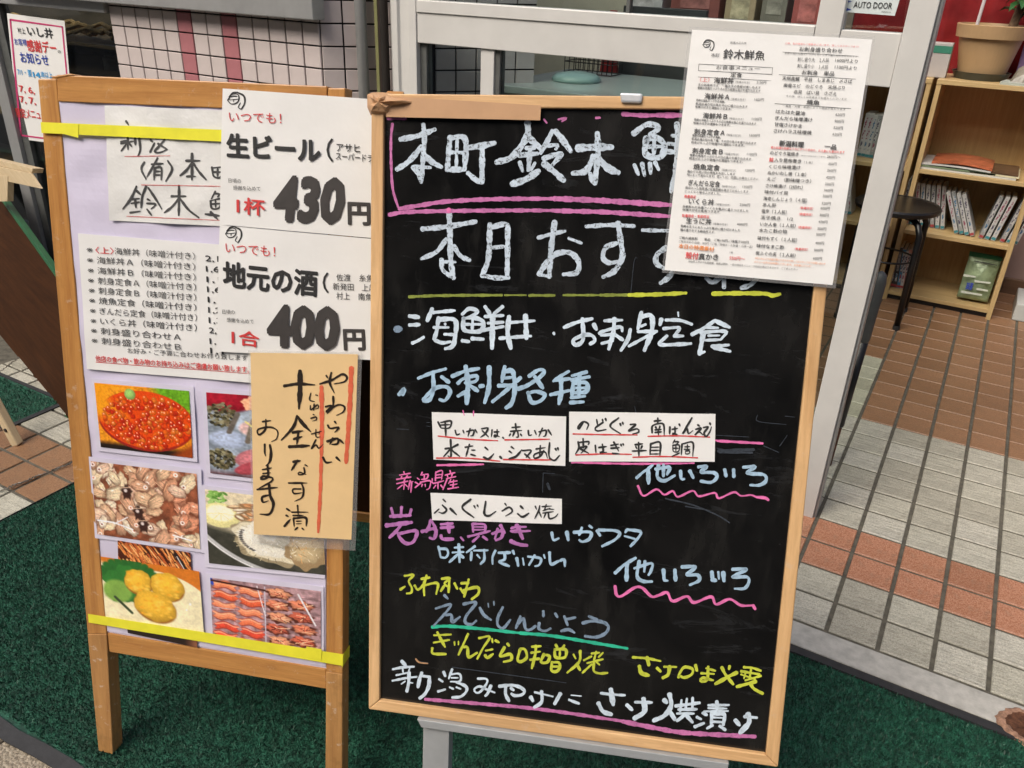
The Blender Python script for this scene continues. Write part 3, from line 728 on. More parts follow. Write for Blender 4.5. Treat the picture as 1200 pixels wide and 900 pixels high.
# fried sticks
im = Img(110, 46, (.25, .10, .05))
for k in range(150):
    x = R.uniform(-.1, .95); y = R.uniform(-.1, 1); im.line(x, y, x + R.uniform(.05, .12), y + R.uniform(.25, .5), R.uniform(.02, .035), R.choice([(.80, .42, .20), (.90, .58, .30), (.68, .30, .14), (.92, .68, .42)]))
im.line(.78, .2, .98, 1.1, .09, (.12, .10, .10)); im.line(.80, .3, .93, 1.0, .02, (.85, .82, .8)); im.grain(30, .15, 8)
photo(SA, [(138.3, 633), (223.5, 647.3), (225, 673), (139, 660)], im, 'photo of skewered fried sticks', .0010)
# black edged print showing under the dumpling photo
im = Img(80, 20, (.10, .06, .05)); im.mask(np.clip((.5 - im.Y) * 4, 0, 1), (.72, .72, .76)); im.mask(np.clip((im.X - .85) * 8, 0, 1) * .6, (.75, .45, .3))
photo(SA, [(148.5, 726), (231, 738), (231.5, 758.5), (150, 741.5)], im, None, .0008)
# shrimp dumplings
im = Img(130, 96, (.90, .84, .66)); im.mask(np.clip((.20 + .25 * im.X - im.Y - .35 * (im.X - .5) ** 2) * 14, 0, 1), (.80, .42, .12))
im.ell(.52, .72, .62, .62, (.93, .88, .70), soft=.02)
for k in range(13):
    a = -2.9 + k * .24; im.line(.28, .38, .28 + .30 * math.cos(a), .34 + .33 * math.sin(a) * -1 * (-1), .06, (.13, .36, .14))
im.ell(.24, .40, .22, .30, (.16, .42, .16), soft=.05, wob=.10); im.ell(.15, .52, .16, .20, (.45, .62, .25), soft=.2)
im.line(.12, .62, .28, .84, .025, (.20, .26, .16)); im.grain(12, .05, 1)
for cx, cy, rx, ry, an in ((.37, .32, .145, .20, 0), (.66, .33, .175, .225, .3), (.52, .68, .22, .24, .35)):
    im.ell(cx, cy + .02, rx * 1.04, ry * 1.04, (.55, .33, .10), ang=an, soft=.1); im.ell(cx, cy, rx, ry, (.98, .73, .20), ang=an, shade=.25, soft=.06, wob=.035, k=cx * 9)
    for _ in range(26): im.ell(cx + R.uniform(-.7, .7) * rx, cy + R.uniform(-.7, .7) * ry, .035, .03, R.choice([(.97, .74, .24), (.93, .62, .14), (.98, .78, .30)]), soft=1)
im.ell(.88, .56, .015, .03, (1, 1, .95), soft=.5); im.ell(.84, .66, .01, .02, (1, 1, .95), soft=.5); im.grain(50, .05, 2)
photo(SA, [(118.6, 651.5), (234, 669), (239.5, 741.5), (124.5, 724)], im, 'photo of three yellow shrimp dumplings on a green leaf', .0016)
# oysters
im = Img(190, 140, (.20, .20, .17)); im.grain(10, .15, 3)
im.mask(np.clip((.52 + .30 * im.X - im.Y) * 9, 0, 1), (.86, .80, .66)); im.grain(24, .12, 4)
th_ = np.hypot((im.X - .75) * im.asp, im.Y + .35) ; im.mask(np.clip((.035 - np.abs(th_ - 1.42)) * 60, 0, 1) * np.clip((im.Y - .45) * 8, 0, 1), (.72, .72, .72)); im.mask(np.clip((.012 - np.abs(th_ - 1.44)) * 90, 0, 1) * np.clip((im.Y - .45) * 8, 0, 1), (.92, .92, .92))
for _ in range(40): im.ell(.10 + R.uniform(-.07, .07), .10 + R.uniform(-.09, .09), .03, .02, R.choice([(.30, .50, .18), (.50, .70, .32), (.62, .78, .44)]), ang=R.random() * 3, soft=.3)
im.ell(.12, .33, .17, .17, (.97, .93, .62), soft=.05, shade=.12); im.ell(.12, .30, .13, .12, (.99, .97, .82), soft=.2)
for k in range(5): im.line(.12, .30, .12 + .12 * math.cos(k * .7 + .1), .30 + .13 * math.sin(k * .7 + .1), .004, (.93, .86, .5))
for k in range(26):
    x, y = .22 + R.random() * .3, .12 + R.random() * .32; an = R.uniform(-.6, .6); c = R.choice([(.93, .80, .62), (.86, .60, .40), (.96, .90, .80), (.78, .52, .32), (.90, .72, .52)])
    im.ell(x, y, R.uniform(.04, .09), R.uniform(.02, .04), (.52, .38, .25), ang=an, soft=.3); im.ell(x, y - .008, R.uniform(.035, .08), R.uniform(.014, .03), c, ang=an, soft=.25, shade=.3)
im.ell(.53, .63, .33, .29, (.58, .52, .40), ang=.25, soft=.03, wob=.07); im.ell(.53, .61, .315, .27, (.86, .82, .70), ang=.25, soft=.05, wob=.06, k=1); im.ell(.53, .60, .28, .235, (.97, .95, .88), ang=.25, soft=.08, shade=.10, wob=.06, k=2)
for k in range(14): a = 1.0 + k * .22; im.line(.53 + .27 * math.cos(a) * .95, .61 + .24 * math.sin(a), .53 + .33 * math.cos(a) * .95, .62 + .28 * math.sin(a), .006, R.choice([(.45, .40, .30), (.75, .70, .56)]))
for k in range(12): a = 2.2 + k * .12; im.ell(.53 + .25 * math.cos(a), .58 + .22 * math.sin(a), .022, .016, R.choice([(.25, .24, .24), (.40, .38, .36)]), soft=.5)
im.ell(.56, .57, .17, .13, (.90, .87, .78), ang=.2, soft=.25, shade=.35, wob=.1); im.ell(.52, .55, .10, .07, (.98, .96, .90), ang=.3, soft=.5); im.ell(.64, .62, .09, .05, (.70, .68, .60), ang=.4, soft=.5)
im.ell(.84, .70, .19, .25, (.58, .48, .34), ang=-.5, soft=.04, wob=.08); im.ell(.84, .67, .165, .20, (.82, .72, .54), ang=-.5, soft=.15, shade=.2, wob=.06, k=3)
for k in range(30): x, y = R.uniform(.68, .98), R.uniform(.48, .86); im.line(x, y, x + R.uniform(-.05, .05), y + R.uniform(-.04, .06), .006, R.choice([(.95, .90, .78), (.62, .50, .34), (.88, .66, .40)]))
for _ in range(60): im.ell(R.uniform(.3, .8), R.uniform(.42, .8), .014, .006, R.choice([(1, 1, .97), (.80, .76, .66)]), ang=R.random() * 3, soft=.6)
im.grain(80, .07, 6)
photo(SA, [(240.5, 573), (377.5, 590), (382, 673.3), (245.5, 659.5)], im, 'photo of opened oysters with a lemon wedge', .0012)
# grilled fish slices
im = Img(190, 122, (.62, .48, .50)); im.grain(20, .3, 3)
for k in range(9): im.line(0, .1 + k * .11, 1, .16 + k * .11, .004, (.40, .28, .30))
for cx in (.13, .37):
    for r in range(6):
        y = .10 + r * .165 + (cx - .13) * .25; c = R.choice([(.95, .46, .30), (.90, .36, .22), (.97, .55, .38)]) if r < 4 else R.choice([(.93, .32, .22), (.88, .26, .18)])
        m_ = np.clip((.112 + .012 * np.sin(im.Y * 90 + r) - np.abs(im.X - cx - .01 * math.sin(r * 2))) * 60, 0, 1); yy = im.Y - y - .018 * np.sin(im.X * 34 + r * 1.7) - .10 * (im.X - cx)
        im.mask(m_ * np.clip((.072 - np.abs(yy)) * 40, 0, 1), (.50, .12, .08)); im.mask(m_ * np.clip((.060 - np.abs(yy + .006)) * 45, 0, 1), c); im.mask(m_ * np.clip((.014 - np.abs(yy + .035)) * 80, 0, 1), (1, .70, .55)); im.mask(m_ * np.clip((.010 - np.abs(yy - .022)) * 80, 0, 1) * .6, (.70, .20, .12))
for cx in (.62, .84):
    for r in range(5):
        y = .13 + r * .19 + (cx - .62) * .3 + (.08 if cx > .7 else 0); kx = R.uniform(-.02, .02); im.ell(cx + kx, y, .12, .088, (.30, .12, .09), soft=.15, wob=.12, k=r); im.ell(cx + kx, y - .01, .108, .074, R.choice([(.92, .52, .38), (.95, .62, .46), (.84, .38, .28)]), soft=.12, wob=.14, shade=.3, k=r * 3, ang=.15)
        for _ in range(9): im.line(cx + R.uniform(-.09, .05), y + R.uniform(-.05, .05), cx + R.uniform(-.04, .10), y + R.uniform(-.05, .05), .006, R.choice([(.35, .10, .08), (1, .78, .62), (.72, .25, .17)]))
im.line(.50, .05, .50, 1, .012, (.72, .70, .76)); im.line(.43, .05, .50, .5, .010, (.85, .82, .85)); im.line(.80, .10, .95, .55, .016, (.88, .86, .88)); im.line(0, .47, .22, .47, .008, (.75, .7, .75)); im.line(.0, .0, .02, .09, .03, (.15, .25, .65)); im.line(.0, .04, .5, .10, .018, (.20, .06, .05)); im.grain(60, .1, 5)
photo(SA, [(246.8, 676.5), (376.2, 692.5), (376.5, 766), (250, 748)], im, 'photo of rows of red grilled fish slices', .0012)

# paper sheets on the stand -------------------------------------------------------
SN = SA.off(.0012, lambda u, v: .0010 * math.sin(u * 55 + 2 * math.sin(v * 31)) * math.sin(v * 47) + .0005 * math.sin(u * 120 + v * 70))
name_sheet = sheet('name_sheet', SN, [(122.8, 123.5), (300, 131), (300, 267.3), (128.3, 258.3)], OLDP, nx=40, ny=32)
tag(name_sheet, 'wrinkled white sheet with brush written shop name under the upper yellow tape', 'paper')
mb = strokes(SN, [(110, 120, 6, '''14|225,130 245,160;190,278 235,268;190,290 285,272;16|240,245 240,332;232,290 190,342;250,288 268,312;290,252 292,300;318,245 326,330 310,378;
 400,262 415,278;395,350 430,285;440,252 500,255 470,300 430,345 470,352 520,330;455,290 520,330;
 16|355,420 335,470 370,540;405,435 490,430;450,390 400,480 375,525;430,460 425,545;430,460 475,460 475,545;430,485 470,485;430,510 470,510;525,410 555,470 505,555;
 18|650,410 745,410;20|690,360 690,545;18|685,430 650,480 610,515;700,430 740,490 790,545;15|655,520 715,520;830,455 845,520 895,525 905,460 835,460;870,465 870,520;840,490 900,490;
 17|300,590 260,680 205,750;300,620 330,650;14|270,680 320,675;265,710 320,700;290,680 295,740;255,775 325,765;17|370,590 340,660 330,740;385,600 430,670 480,750;14|375,680 395,690;370,710 435,715 400,750;370,750 405,795;
 18|545,660 650,660;20|600,585 600,795;18|595,680 550,735 500,775;610,680 670,755 740,810;14|855,625 825,680;850,640 885,645 870,665;820,690 830,745 880,740 895,680 820,690;855,690 855,740;825,715 890,710;17|785,785 895,800;820,770 870,825''')], .0005, .3)
mb.build('brush_lettering', GREYINK, name_sheet)
mb = strokes(SN, [(110, 120, 6, '4|215,380 540,375;335,580 910,590;230,800 900,830')], .0005); mb.build('red_rule_stripe', REDINK, name_sheet)
SM = SA.off(.0014, lambda u, v: .0004 * math.sin(u * 38 - v * 52 + math.sin(v * 30)))
list_sheet = sheet('set_meal_list', SM, [(91.5, 273.5), (300, 290), (300, 449), (101.5, 432.5)], PAPERW, nx=30, ny=30)
tag(list_sheet, 'white printed list of set meals with a red underlined note at its foot', 'paper')
mb = MB(); rows = [('海鮮丼（味噌汁付き）', '2,130'), ('海鮮丼Ａ（味噌汁付き）', '1,600'), ('海鮮丼Ｂ（味噌汁付き）', '1,100'), ('刺身定食Ａ（味噌汁付き）', '1,600'), ('刺身定食Ｂ（味噌汁付き）', '1,100'), ('焼魚定食（味噌汁付き）', '1,200'), ('ぎんだら定食（味噌汁付き）', '1,300'), ('いくら丼（味噌汁付き）', '2,200'), ('刺身盛り合わせＡ', '1,600'), ('刺身盛り合わせＢ', '1,100')]
xs0 = [410, 412, 415, 415, 418, 420, 424, 428, 430, 433]; ys0 = [384, 432, 481, 528, 575, 622, 670, 717, 763, 810]
ends = [(918, 417), (918, 466), (920, 515), (922, 562), (922, 610), (922, 658), (925, 706), (925, 753), (850, 797), (852, 842)]
for r, ((t, pr), xa, ya, (xe, ye)) in enumerate(zip(rows, xs0, ys0, ends)):
    sl = (ye - ya) / (xe - xa); xs = xa + (130 if r == 0 else 46)
    text(mb, SM, '※', xa / 4, 200 + ya / 4, (xa + 28) / 4, 200 + (ya + 28 * sl) / 4, 7.5, .006)
    text(mb, SM, t, xs / 4, 200 + (ya + (xs - xa) * sl) / 4, xe / 4, 200 + ye / 4, 7.8, .008)
    px_ = 965 + r * 2.5; text(mb, SM, pr[:3], px_ / 4, 200 + (ya + (px_ - xa) * sl + 3) / 4, (px_ + 62) / 4, 200 + (ya + (px_ + 62 - xa) * sl + 3) / 4, 7.0, .01, em=.73)
text(mb, SM, 'お好み・ご予算に合わせお作り致します', 150, 413.8, 290.5, 423, 6.2, .004)
mb.build('printed_lettering', INK, list_sheet)
mb = MB(); text(mb, SM, '〈上〉', 112.8, 296.8, 134, 298.2, 7.5, .01); text(mb, SM, '他店の食べ物・飲み物のお持ち込みはご遠慮お願い致します。', 112.5, 423.2, 293, 436.5, 6.5, .02)
ribbon(mb, SM, [(112.5, 424.4), (293, 437.8)], .7, .0004); mb.build('red_lettering', REDINK, list_sheet)

# drink price posters
def posterbow(u, v): return .004 + .010 * max(0, u - .30) * 2
SP = SA.off(.007, lambda u, v: .0007 * math.sin(u * 21 + 1.3 * math.sin(v * 17)) + .0003 * math.sin(v * 39 + u * 26))
uP = lambda q: 0
pq1 = [(260.5, 103.5), (447, 117), (447, 280), (257, 263)]
pq2 = [(257.3, 263.8), (447, 281), (447, 422.5), (253.5, 412)]
def logo(mb, surf, x, y, s):
    """fish coiled round a bell-like ball"""
    for pts, w_ in (([(x, y + .45 * s), (x + .25 * s, y + .1 * s), (x + .6 * s, y + .1 * s), (x + .66 * s, y + .4 * s), (x + .5 * s, y + .62 * s), (x + .2 * s, y + .66 * s), (x, y + .45 * s)], .07),
                    ([(x + .08 * s, y + .25 * s), (x + .3 * s, y), (x + .6 * s, y - .02 * s)], .07), ([(x + .6 * s, y), (x + .95 * s, y + .2 * s), (x + 1.0 * s, y + .6 * s), (x + .8 * s, y + .98 * s)], .10),
                    ([(x + .8 * s, y + .98 * s), (x + .62 * s, y + .85 * s), (x + .75 * s, y + .6 * s)], .05), ([(x + .1 * s, y + .42 * s), (x + .4 * s, y + .4 * s), (x + .6 * s, y + .38 * s)], .05), ([(x + .35 * s, y + .4 * s), (x + .35 * s, y + .55 * s)], .05),
                    ([(x + .15 * s, y + .25 * s), (x + .35 * s, y + .2 * s), (x + .55 * s, y + .22 * s)], .06)):
        ribbon(mb, surf, pts, w_ * s, .0005)
pos1 = sheet('price_poster', SP, pq1, PAPERW, nx=28, ny=26); tag(pos1, 'white draft beer poster with large black price 430, upper of the two drink posters', 'poster')
mb = MB(); logo(mb, SP, 266.5, 108.5, 20); text(mb, SP, '生ビール', 266, 183.8, 376.5, 190.5, 28, .038, fit=True)
text(mb, SP, '（', 383, 189, 391, 189.5, 27, .012, fit=True); text(mb, SP, 'アサヒ', 395, 177.5, 422.5, 179, 9.5, .012); text(mb, SP, 'スーパードラ', 394, 187.3, 437, 190.5, 8.8, .01)
text(mb, SP, '日頃の', 268, 214, 283, 214.8, 5, .006); text(mb, SP, '感謝を込めて', 273.5, 222.4, 306, 223.8, 5, .006)
mb.build('printed_lettering', INK, pos1)
mb = MB(); text(mb, SP, '430', 321.5, 260.5, 405.5, 264.5, 55, .055, .18, fit=True); text(mb, SP, '円', 408, 263.5, 434.5, 264.8, 27, .04, fit=True)
mb.build('price_lettering', mat('soft_black_print', (.045, .04, .038), .6, .15, 60, 0, 0), pos1)
mb = MB(); text(mb, SP, 'いつでも！', 268.7, 143, 330, 145.5, 12.5, .004); text(mb, SP, '1杯', 277.5, 250.5, 311.5, 253.5, 20, .02, fit=True); mb.build('red_lettering', REDINK, pos1)
pos2 = sheet('price_poster', SP, pq2, PAPERW, nx=28, ny=26); tag(pos2, 'white local sake poster with large black price 400, lower of the two drink posters', 'poster')
mb = MB(); logo(mb, SP, 264.5, 266, 18.5); text(mb, SP, '地元の酒', 262, 336.5, 372.5, 348.5, 31, .036, fit=True)
text(mb, SP, '（', 378.5, 343, 385.5, 343.5, 24, .012, fit=True)
text(mb, SP, '佐渡', 394.5, 329.2, 411, 329.6, 8, .008); text(mb, SP, '糸魚川', 421, 329.8, 446, 330.8, 8, .008); text(mb, SP, '新発田', 390.5, 339.8, 414.5, 340.6, 8, .008); text(mb, SP, '上越', 424, 341, 441, 341.6, 8, .008); text(mb, SP, '村上', 394.5, 350.8, 410, 351.4, 8, .008); text(mb, SP, '南魚沼', 420, 351.8, 445, 352.8, 8, .008)
text(mb, SP, '日頃の', 261, 367.8, 275.8, 368.3, 5, .006); text(mb, SP, '感謝を込めて', 266, 377.2, 298, 379.3, 5, .006); mb.build('printed_lettering', INK, pos2)
mb = MB(); text(mb, SP, '400', 314.5, 407.5, 400, 411.5, 51, .055, .1, fit=True); text(mb, SP, '円', 403.5, 410.5, 429, 411.2, 25, .04, fit=True); mb.build('price_lettering', MATS['soft_black_print'], pos2)
mb = MB(); text(mb, SP, 'いつでも！', 265, 296.3, 323, 301.5, 12.5, .004); text(mb, SP, '1合', 271.5, 403.5, 304.5, 407.5, 18, .02, fit=True); mb.build('red_lettering', REDINK, pos2)
# beige hand written card
SB_ = SA.off(.011, lambda u, v: .0012 * math.sin(v * 7))
card = sheet('brush_written_card', SB_, [(293, 413.5), (419, 415.5), (411.7, 632.5), (297.5, 626)], BEIGE, nx=10, ny=14)
tag(card, 'beige card brush written in vertical columns with two orange red lines', 'card')
mb = MB(); 
for q in ([(419, 412), (424.5, 412), (417, 645), (411.9, 645)], [(296, 626.2), (411.5, 632.8), (411.5, 645), (296.5, 638)]):
    pass
film_ring(SB_, [(290, 411), (424, 412.5), (416.5, 645.5), (295.5, 637.5)], [(293, 413.5), (419, 415.5), (411.7, 632.5), (297.5, 626)], card)
ms = [(290, 410, 7.5, '''28|320,318 440,300 590,308;44|460,185 460,350 450,520;26|435,580 400,680 295,795;30|440,590 490,655 555,720;24|395,728 485,712;22|447,720 432,830;22|405,785 480,762;30|365,852 545,842;
 20|635,300 740,265 830,215 872,240 850,280 760,300;20|735,200 722,290 762,380;16|690,225 705,250;20|752,410 748,500 700,560;18|685,500 740,490 690,545 790,485 850,500 840,545 780,577;
 20|765,630 780,650;18|705,662 725,690 800,680 790,700 765,725;24|700,805 790,780 790,825 740,832;20|750,775 722,832;22|810,790 845,825;
 12|555,380 545,440 590,455;600,395 602,402;612,398 615,406;13|552,490 555,528 615,482 620,512 590,520;585,475 580,535;13|575,568 590,573;555,602 600,590 605,612 570,627;13|560,740 650,716;600,700 602,765 640,765;632,718 625,745;15|600,790 560,870 600,835 625,866 665,830;
 17|130,632 205,622;17|160,612 155,700 100,747 92,700 200,680 262,715 255,780 210,807;19|150,830 150,900 160,935;24|195,835 205,900 195,980 160,1020'''),
 (290, 520, 7.5, '''22|662,120 690,165 740,160;22|780,120 815,155;24|400,160 465,150;22|440,145 385,235;15|505,185 530,200;15|495,210 500,262 450,272 455,250 517,272;18|360,345 525,345;17|470,340 492,400 480,470 415,505;16|470,397 400,400 410,437 482,430;
 17|345,570 378,592;19|340,628 362,640;20|325,725 378,662;14|390,600 535,600;15|440,540 447,630;14|400,630 495,628;16|405,658 412,728;22|405,655 512,650 517,722;11|430,680 480,678;430,703 480,700;15|442,735 415,758;16|480,740 500,758;
 16|130,228 212,212;135,262 205,255;19|175,185 178,290 120,312 135,285 218,300 210,330 140,370 85,400;19|85,402 265,383;25|190,360 200,455 228,530 195,615 110,617;19|190,450 130,468 137,512 185,500''')]
strokes(SB_, ms, .0006, .55).build('brush_lettering', BRUSH, card)
strokes(SB_, [(290, 410, 7.5, '40|912,160 897,500 872,900'), (290, 520, 7.5, '34|872,50 865,170;30|650,0 640,400 622,778'), (290, 410, 7.5, '38|648,325 652,600 650,850')], .0003).build('marker_stripe', ORMARK, card)

# ================================================================= BLACKBOARD ON EASEL
nB = unit(V(-0.30936091, 0.90625242, -0.28810134))
oB = V(-.419, -.628, 1.062)
SB = Surf(oB, nB, V(.092, -.445, 1.089) - oB)
aB = SB.a; dB = -SB.b if SB.b[2] > 0 else SB.b
BO = [(437, 110.5), (990.5, 116), (911, 896), (433.5, 828.5)]; BI = [(451.5, 125.5), (974, 131), (896.8, 881.3), (446.2, 818)]
bb = empty('blackboard', SB.P((670, 860)) * V(1, 1, 1), 'large black menu board in a pale pine frame, covered in coloured chalk marker writing', 'blackboard')
G = .25
bar('frame_rail', SB, [BO[0], BO[1], BI[1], BI[0]], .006, -.014, PINE, bb, aB)
bar('frame_stile', SB, [(BO[1][0], BO[1][1] + G), BO[2], BI[2], (BI[1][0], BI[1][1] + G)], .006, -.014, PINE, bb, dB)
bar('frame_rail', SB, [BI[3], BI[2], (BO[2][0] - G, BO[2][1]), BO[3]], .006, -.014, PINE, bb, aB)
bar('frame_stile', SB, [(BO[0][0], BO[0][1] + G), (BI[0][0], BI[0][1] + G), (BI[3][0], BI[3][1] - G), (BO[3][0], BO[3][1] - G)], .006, -.014, PINE, bb, dB)
bar('writing_surface', SB, [(449, 123), (977, 128.5), (899, 884), (444, 820)], 0, -.006, BOARD, bb, aB, 0)
ST = SB.off(.0064)
# brown paper tape
sheet('brown_tape', ST.off(.0004, lambda u, v: .0003 * math.sin(u * 90)), [(455, 112.5), (634, 123.5), (633, 141), (452.5, 137)], BTAPE, .0003, 20, 3, bb)
mb = MB()
blob = [(429, 110), (436, 107.5), (447, 107.5), (456, 108.5), (466, 112.5), (478, 115), (487, 118), (488, 121), (476, 122), (464, 124.5), (458, 130), (455, 136), (444, 136), (433, 134.5), (429, 125)]
cpt = (446, 121); ring = [ST.P(p, .001) for p in blob]; k0 = len(mb.v)
vs = [ST.P(cpt, .009)]
for f_ in (.35, .68, 1.0):
    for i, p in enumerate(blob):
        q = (cpt[0] + (p[0] - cpt[0]) * f_, cpt[1] + (p[1] - cpt[1]) * f_)
        vs.append(ST.P(q, (.0085 if f_ < .4 else .006) * (1 - .2 * f_) + rng.uniform(-.0028, .0028) if f_ < .99 else -.004))
n_ = len(blob); fs = [(0, 1 + i, 1 + (i + 1) % n_) for i in range(n_)]
for r_ in range(2): fs += [(1 + r_ * n_ + i, 1 + (r_ + 1) * n_ + i, 1 + (r_ + 1) * n_ + (i + 1) % n_, 1 + r_ * n_ + (i + 1) % n_) for i in range(n_)]
mb.add(vs, fs); mb.build('crumpled_tape', BTAPE, bb)
# small white clip on the top rail
clip = MB(); f_ = [ST.P(p, .004) for p in ((726.5, 109), (753.5, 110), (752, 121.5), (728, 121))]; clip.hexa(f_ + [p - ST.n * .024 for p in f_])
tag(clip.build('board_clip', mat('white_metal_clip', (.66, .68, .70), .3, .1, 60, .4, .1), bevel=.0025), 'small white metal clip gripping the top rail of the blackboard', 'clip')

Z6 = 6
white1 = [(450, 130, 6, '''34|115,200 240,175 360,130;30|278,95 285,200 275,350 262,505;34|265,250 180,350 90,412;34|285,310 340,360 405,395;28|205,395 240,440 262,500;24|205,392 330,398;
 32|465,190 445,415;34|462,190 570,198 568,410;34|442,412 570,412;24|450,290 575,295;20|515,200 508,410;38|595,258 690,245 780,225;34|692,240 690,380 690,505;30|590,435 640,480 690,508;
 40|1010,85 1005,180 905,320 790,362;38|1020,190 1110,270;30|1000,262 1060,258;950,312 1080,300;30|1030,260 1015,420;24|955,360 975,425;22|1062,365 1035,415;40|900,515 1000,480 1090,420'''),
 (620, 130, 6, '''30|165,140 120,230 80,300;38|185,140 240,210 295,285;24|135,245 200,240 188,270;30|100,335 225,300 165,380;38|105,370 180,430 245,490;
 46|345,262 460,255 585,255;36|480,155 486,290 462,512;38|455,320 400,420 305,440;44|490,340 560,405 630,435;30|430,440 448,500;
 34|735,160 830,95 912,118 850,170;38|825,190 815,290 860,325 930,320 950,240 900,190 830,200;26|880,200 878,300;24|835,252 940,250;22|740,378 770,450;26|795,370 812,455;25|850,368 855,442;24|885,360 912,415;
 34|1040,90 1045,180;26|1005,175 1075,175;26|975,230 1075,240;30|965,285 1060,292;36|1045,180 1035,400 1000,570''')]
white2 = [(450, 235, 6, '''36|270,200 430,185 648,148;38|458,75 465,250 470,420 490,550;32|440,270 370,360 262,410;32|490,320 540,390 603,420;30|405,415 415,490 495,545;22|405,430 505,432;
 38|745,165 735,400 692,525;36|750,190 860,168 870,250 866,545;26|735,335 850,322;34|690,525 780,543 880,543'''),
 (620, 235, 6, '''28|65,262 160,235 255,215;38|180,150 152,370 142,540;38|68,520 130,430 200,372 290,368 348,430 335,505 240,520;22|278,265 370,300;24|70,520 155,535;
 30|400,182 580,172 740,180;38|625,158 645,290 655,400 600,495 520,538;34|615,300 540,330 520,400 560,437 625,430;26|795,208 985,213;36|965,330 900,380 895,440 950,478;36|1010,500 975,545 922,582'''),
 (750, 235, 6, '34|570,535 510,575 465,545;34|590,540 590,612;34|820,545 780,590 712,615')]
strokes(SB, white1, .0004, wmul=1.14).build('large_chalk_lettering', CH_W, bb)
strokes(SB, white2, .0004).build('chalk_heading_lettering', CH_W, bb)
pink1 = [(450, 130, 6, '30|30,50 150,52;18|60,90 50,200 52,400 65,560 105,690;30|108,688 250,665 450,636 800,620 1200,617;28|38,730 150,712 430,704 800,700 1200,700'),
 (620, 130, 6, '16|105,60 125,85;205,60 260,52 230,75;470,50 500,48;30|660,22 800,32 900,30;38|900,30 1078,30;38|180,617 500,630 1000,662;32|180,702 500,710 750,725 1000,742')]
strokes(SB, pink1, .00035).build('pink_chalk_stripe', CH_P, bb)
strokes(SB, [(450, 235, 6, '34|457,62 458,82')], .0008).build('pink_chalk_tip', CH_P2, bb)
strokes(SB, [(450, 235, 6, '20|178,677 400,668 830,665;12|850,665 1000,665;18|1030,666 1200,668'), (620, 235, 6, '16|0,668 180,665;240,665 500,665;22|500,665 700,664')], .0004).build('olive_chalk_stripe', CH_O, bb)
strokes(SB, [(620, 235, 6, '28|700,664 900,660 1105,650'), (750, 235, 6, '30|512,655 700,652 880,655 930,668 985,657')], .0004).build('yellow_chalk_stripe', CH_Y, bb)
white3 = [(450, 340, 6, '''30|178,182 245,190;26|178,245 250,242;24|200,372 240,355 280,330;30|340,130 305,215;24|345,157 500,143;28|385,195 370,290 352,345;32|385,205 500,212 500,330 480,395 430,412;20|350,262 455,262;24|360,352 410,370 470,362;16|430,235 432,245;22|425,310 490,312;
 26|550,170 600,130 660,150 605,190;30|560,195 560,270 600,290 680,285 700,225 630,192 560,200;20|625,200 620,285;570,240 690,240;28|550,355 600,362;28|620,340 700,345;28|710,115 745,165;835,115 775,165;22|710,185 840,178;22|730,232 840,225;24|680,285 840,255;36|765,180 760,410;
 34|880,185 870,300 892,410;20|880,228 1060,215;24|815,338 920,330 1035,322;34|995,178 1002,340'''),
 (620, 340, 6, '''20|172,300 178,312;26|245,262 340,225 445,200;28|375,200 380,345 330,385 312,350 390,315 445,320 462,355 430,378;28|455,240 475,278;
 24|530,215 655,210;30|600,200 592,300 560,415;24|495,305 520,290 640,258 655,290;20|505,318 590,310;24|510,375 590,355;26|600,310 660,350;28|712,275 695,345 645,425;28|790,155 765,275;34|790,185 860,182 862,290 810,425;20|820,240 785,255;24|765,292 900,288;22|898,290 800,340 700,395;
 30|930,205 920,245;24|960,210 1060,212 1145,240;14|1048,155 1050,185;22|945,270 1055,265 1020,320;24|1020,322 1085,322;26|970,320 920,380 1060,380 1140,375'''),
 (700, 340, 6, '''26|665,312 760,260 830,210;30|830,215 930,262;20|770,262 850,265;24|725,298 900,290 870,345;34|745,305 718,450;20|760,352 870,347;16|780,320 860,318;18|715,450 755,432;24|805,395 925,385;28|820,402 935,430''')]
strokes(SB, white3, .0004).build('chalk_lettering', CH_W2, bb)
white4 = [(450, 340, 6, '''30|105,735 140,695 132,735;24|240,620 340,580 435,553;28|345,580 348,700 320,770 280,768 360,690 440,680 465,720 430,775 392,768;28|405,608 458,648;
 26|480,605 570,570 670,550;36|575,535 590,650 582,798;24|520,655 560,622 650,602 645,640 570,652;26|520,745 600,700;28|605,670 660,708;34|675,675 700,672;32|740,540 738,680 708,792;
 28|850,535 830,645;32|850,572 905,572 920,690 900,790 858,828;20|840,620 900,612;26|805,672 930,665;26|960,615 860,705 762,785;24|930,695 1000,670 1060,635;
 26|1020,605 1090,560 1128,575 1060,640 945,702;30|1060,608 1118,690;28|1012,718 1040,788 1100,778 1130,735 1070,712 1012,725'''),
 (620, 340, 6, '''24|280,570 230,600 170,640;26|150,735 285,705;24|180,635 290,622;32|225,620 225,720 210,800;24|405,575 300,602;26|300,632 425,608;28|312,642 302,740;30|312,652 402,652 402,712 312,722;28|355,600 350,740;20|310,687 410,687;22|295,755 395,745;26|290,790 385,785''')]
strokes(SB, white4, .0004).build('chalk_lettering', CH_B, bb)
strokes(SB, [(450, 340, 6, '44|85,275 118,272')], .0003).build('chalk_blot', CH_D, bb)
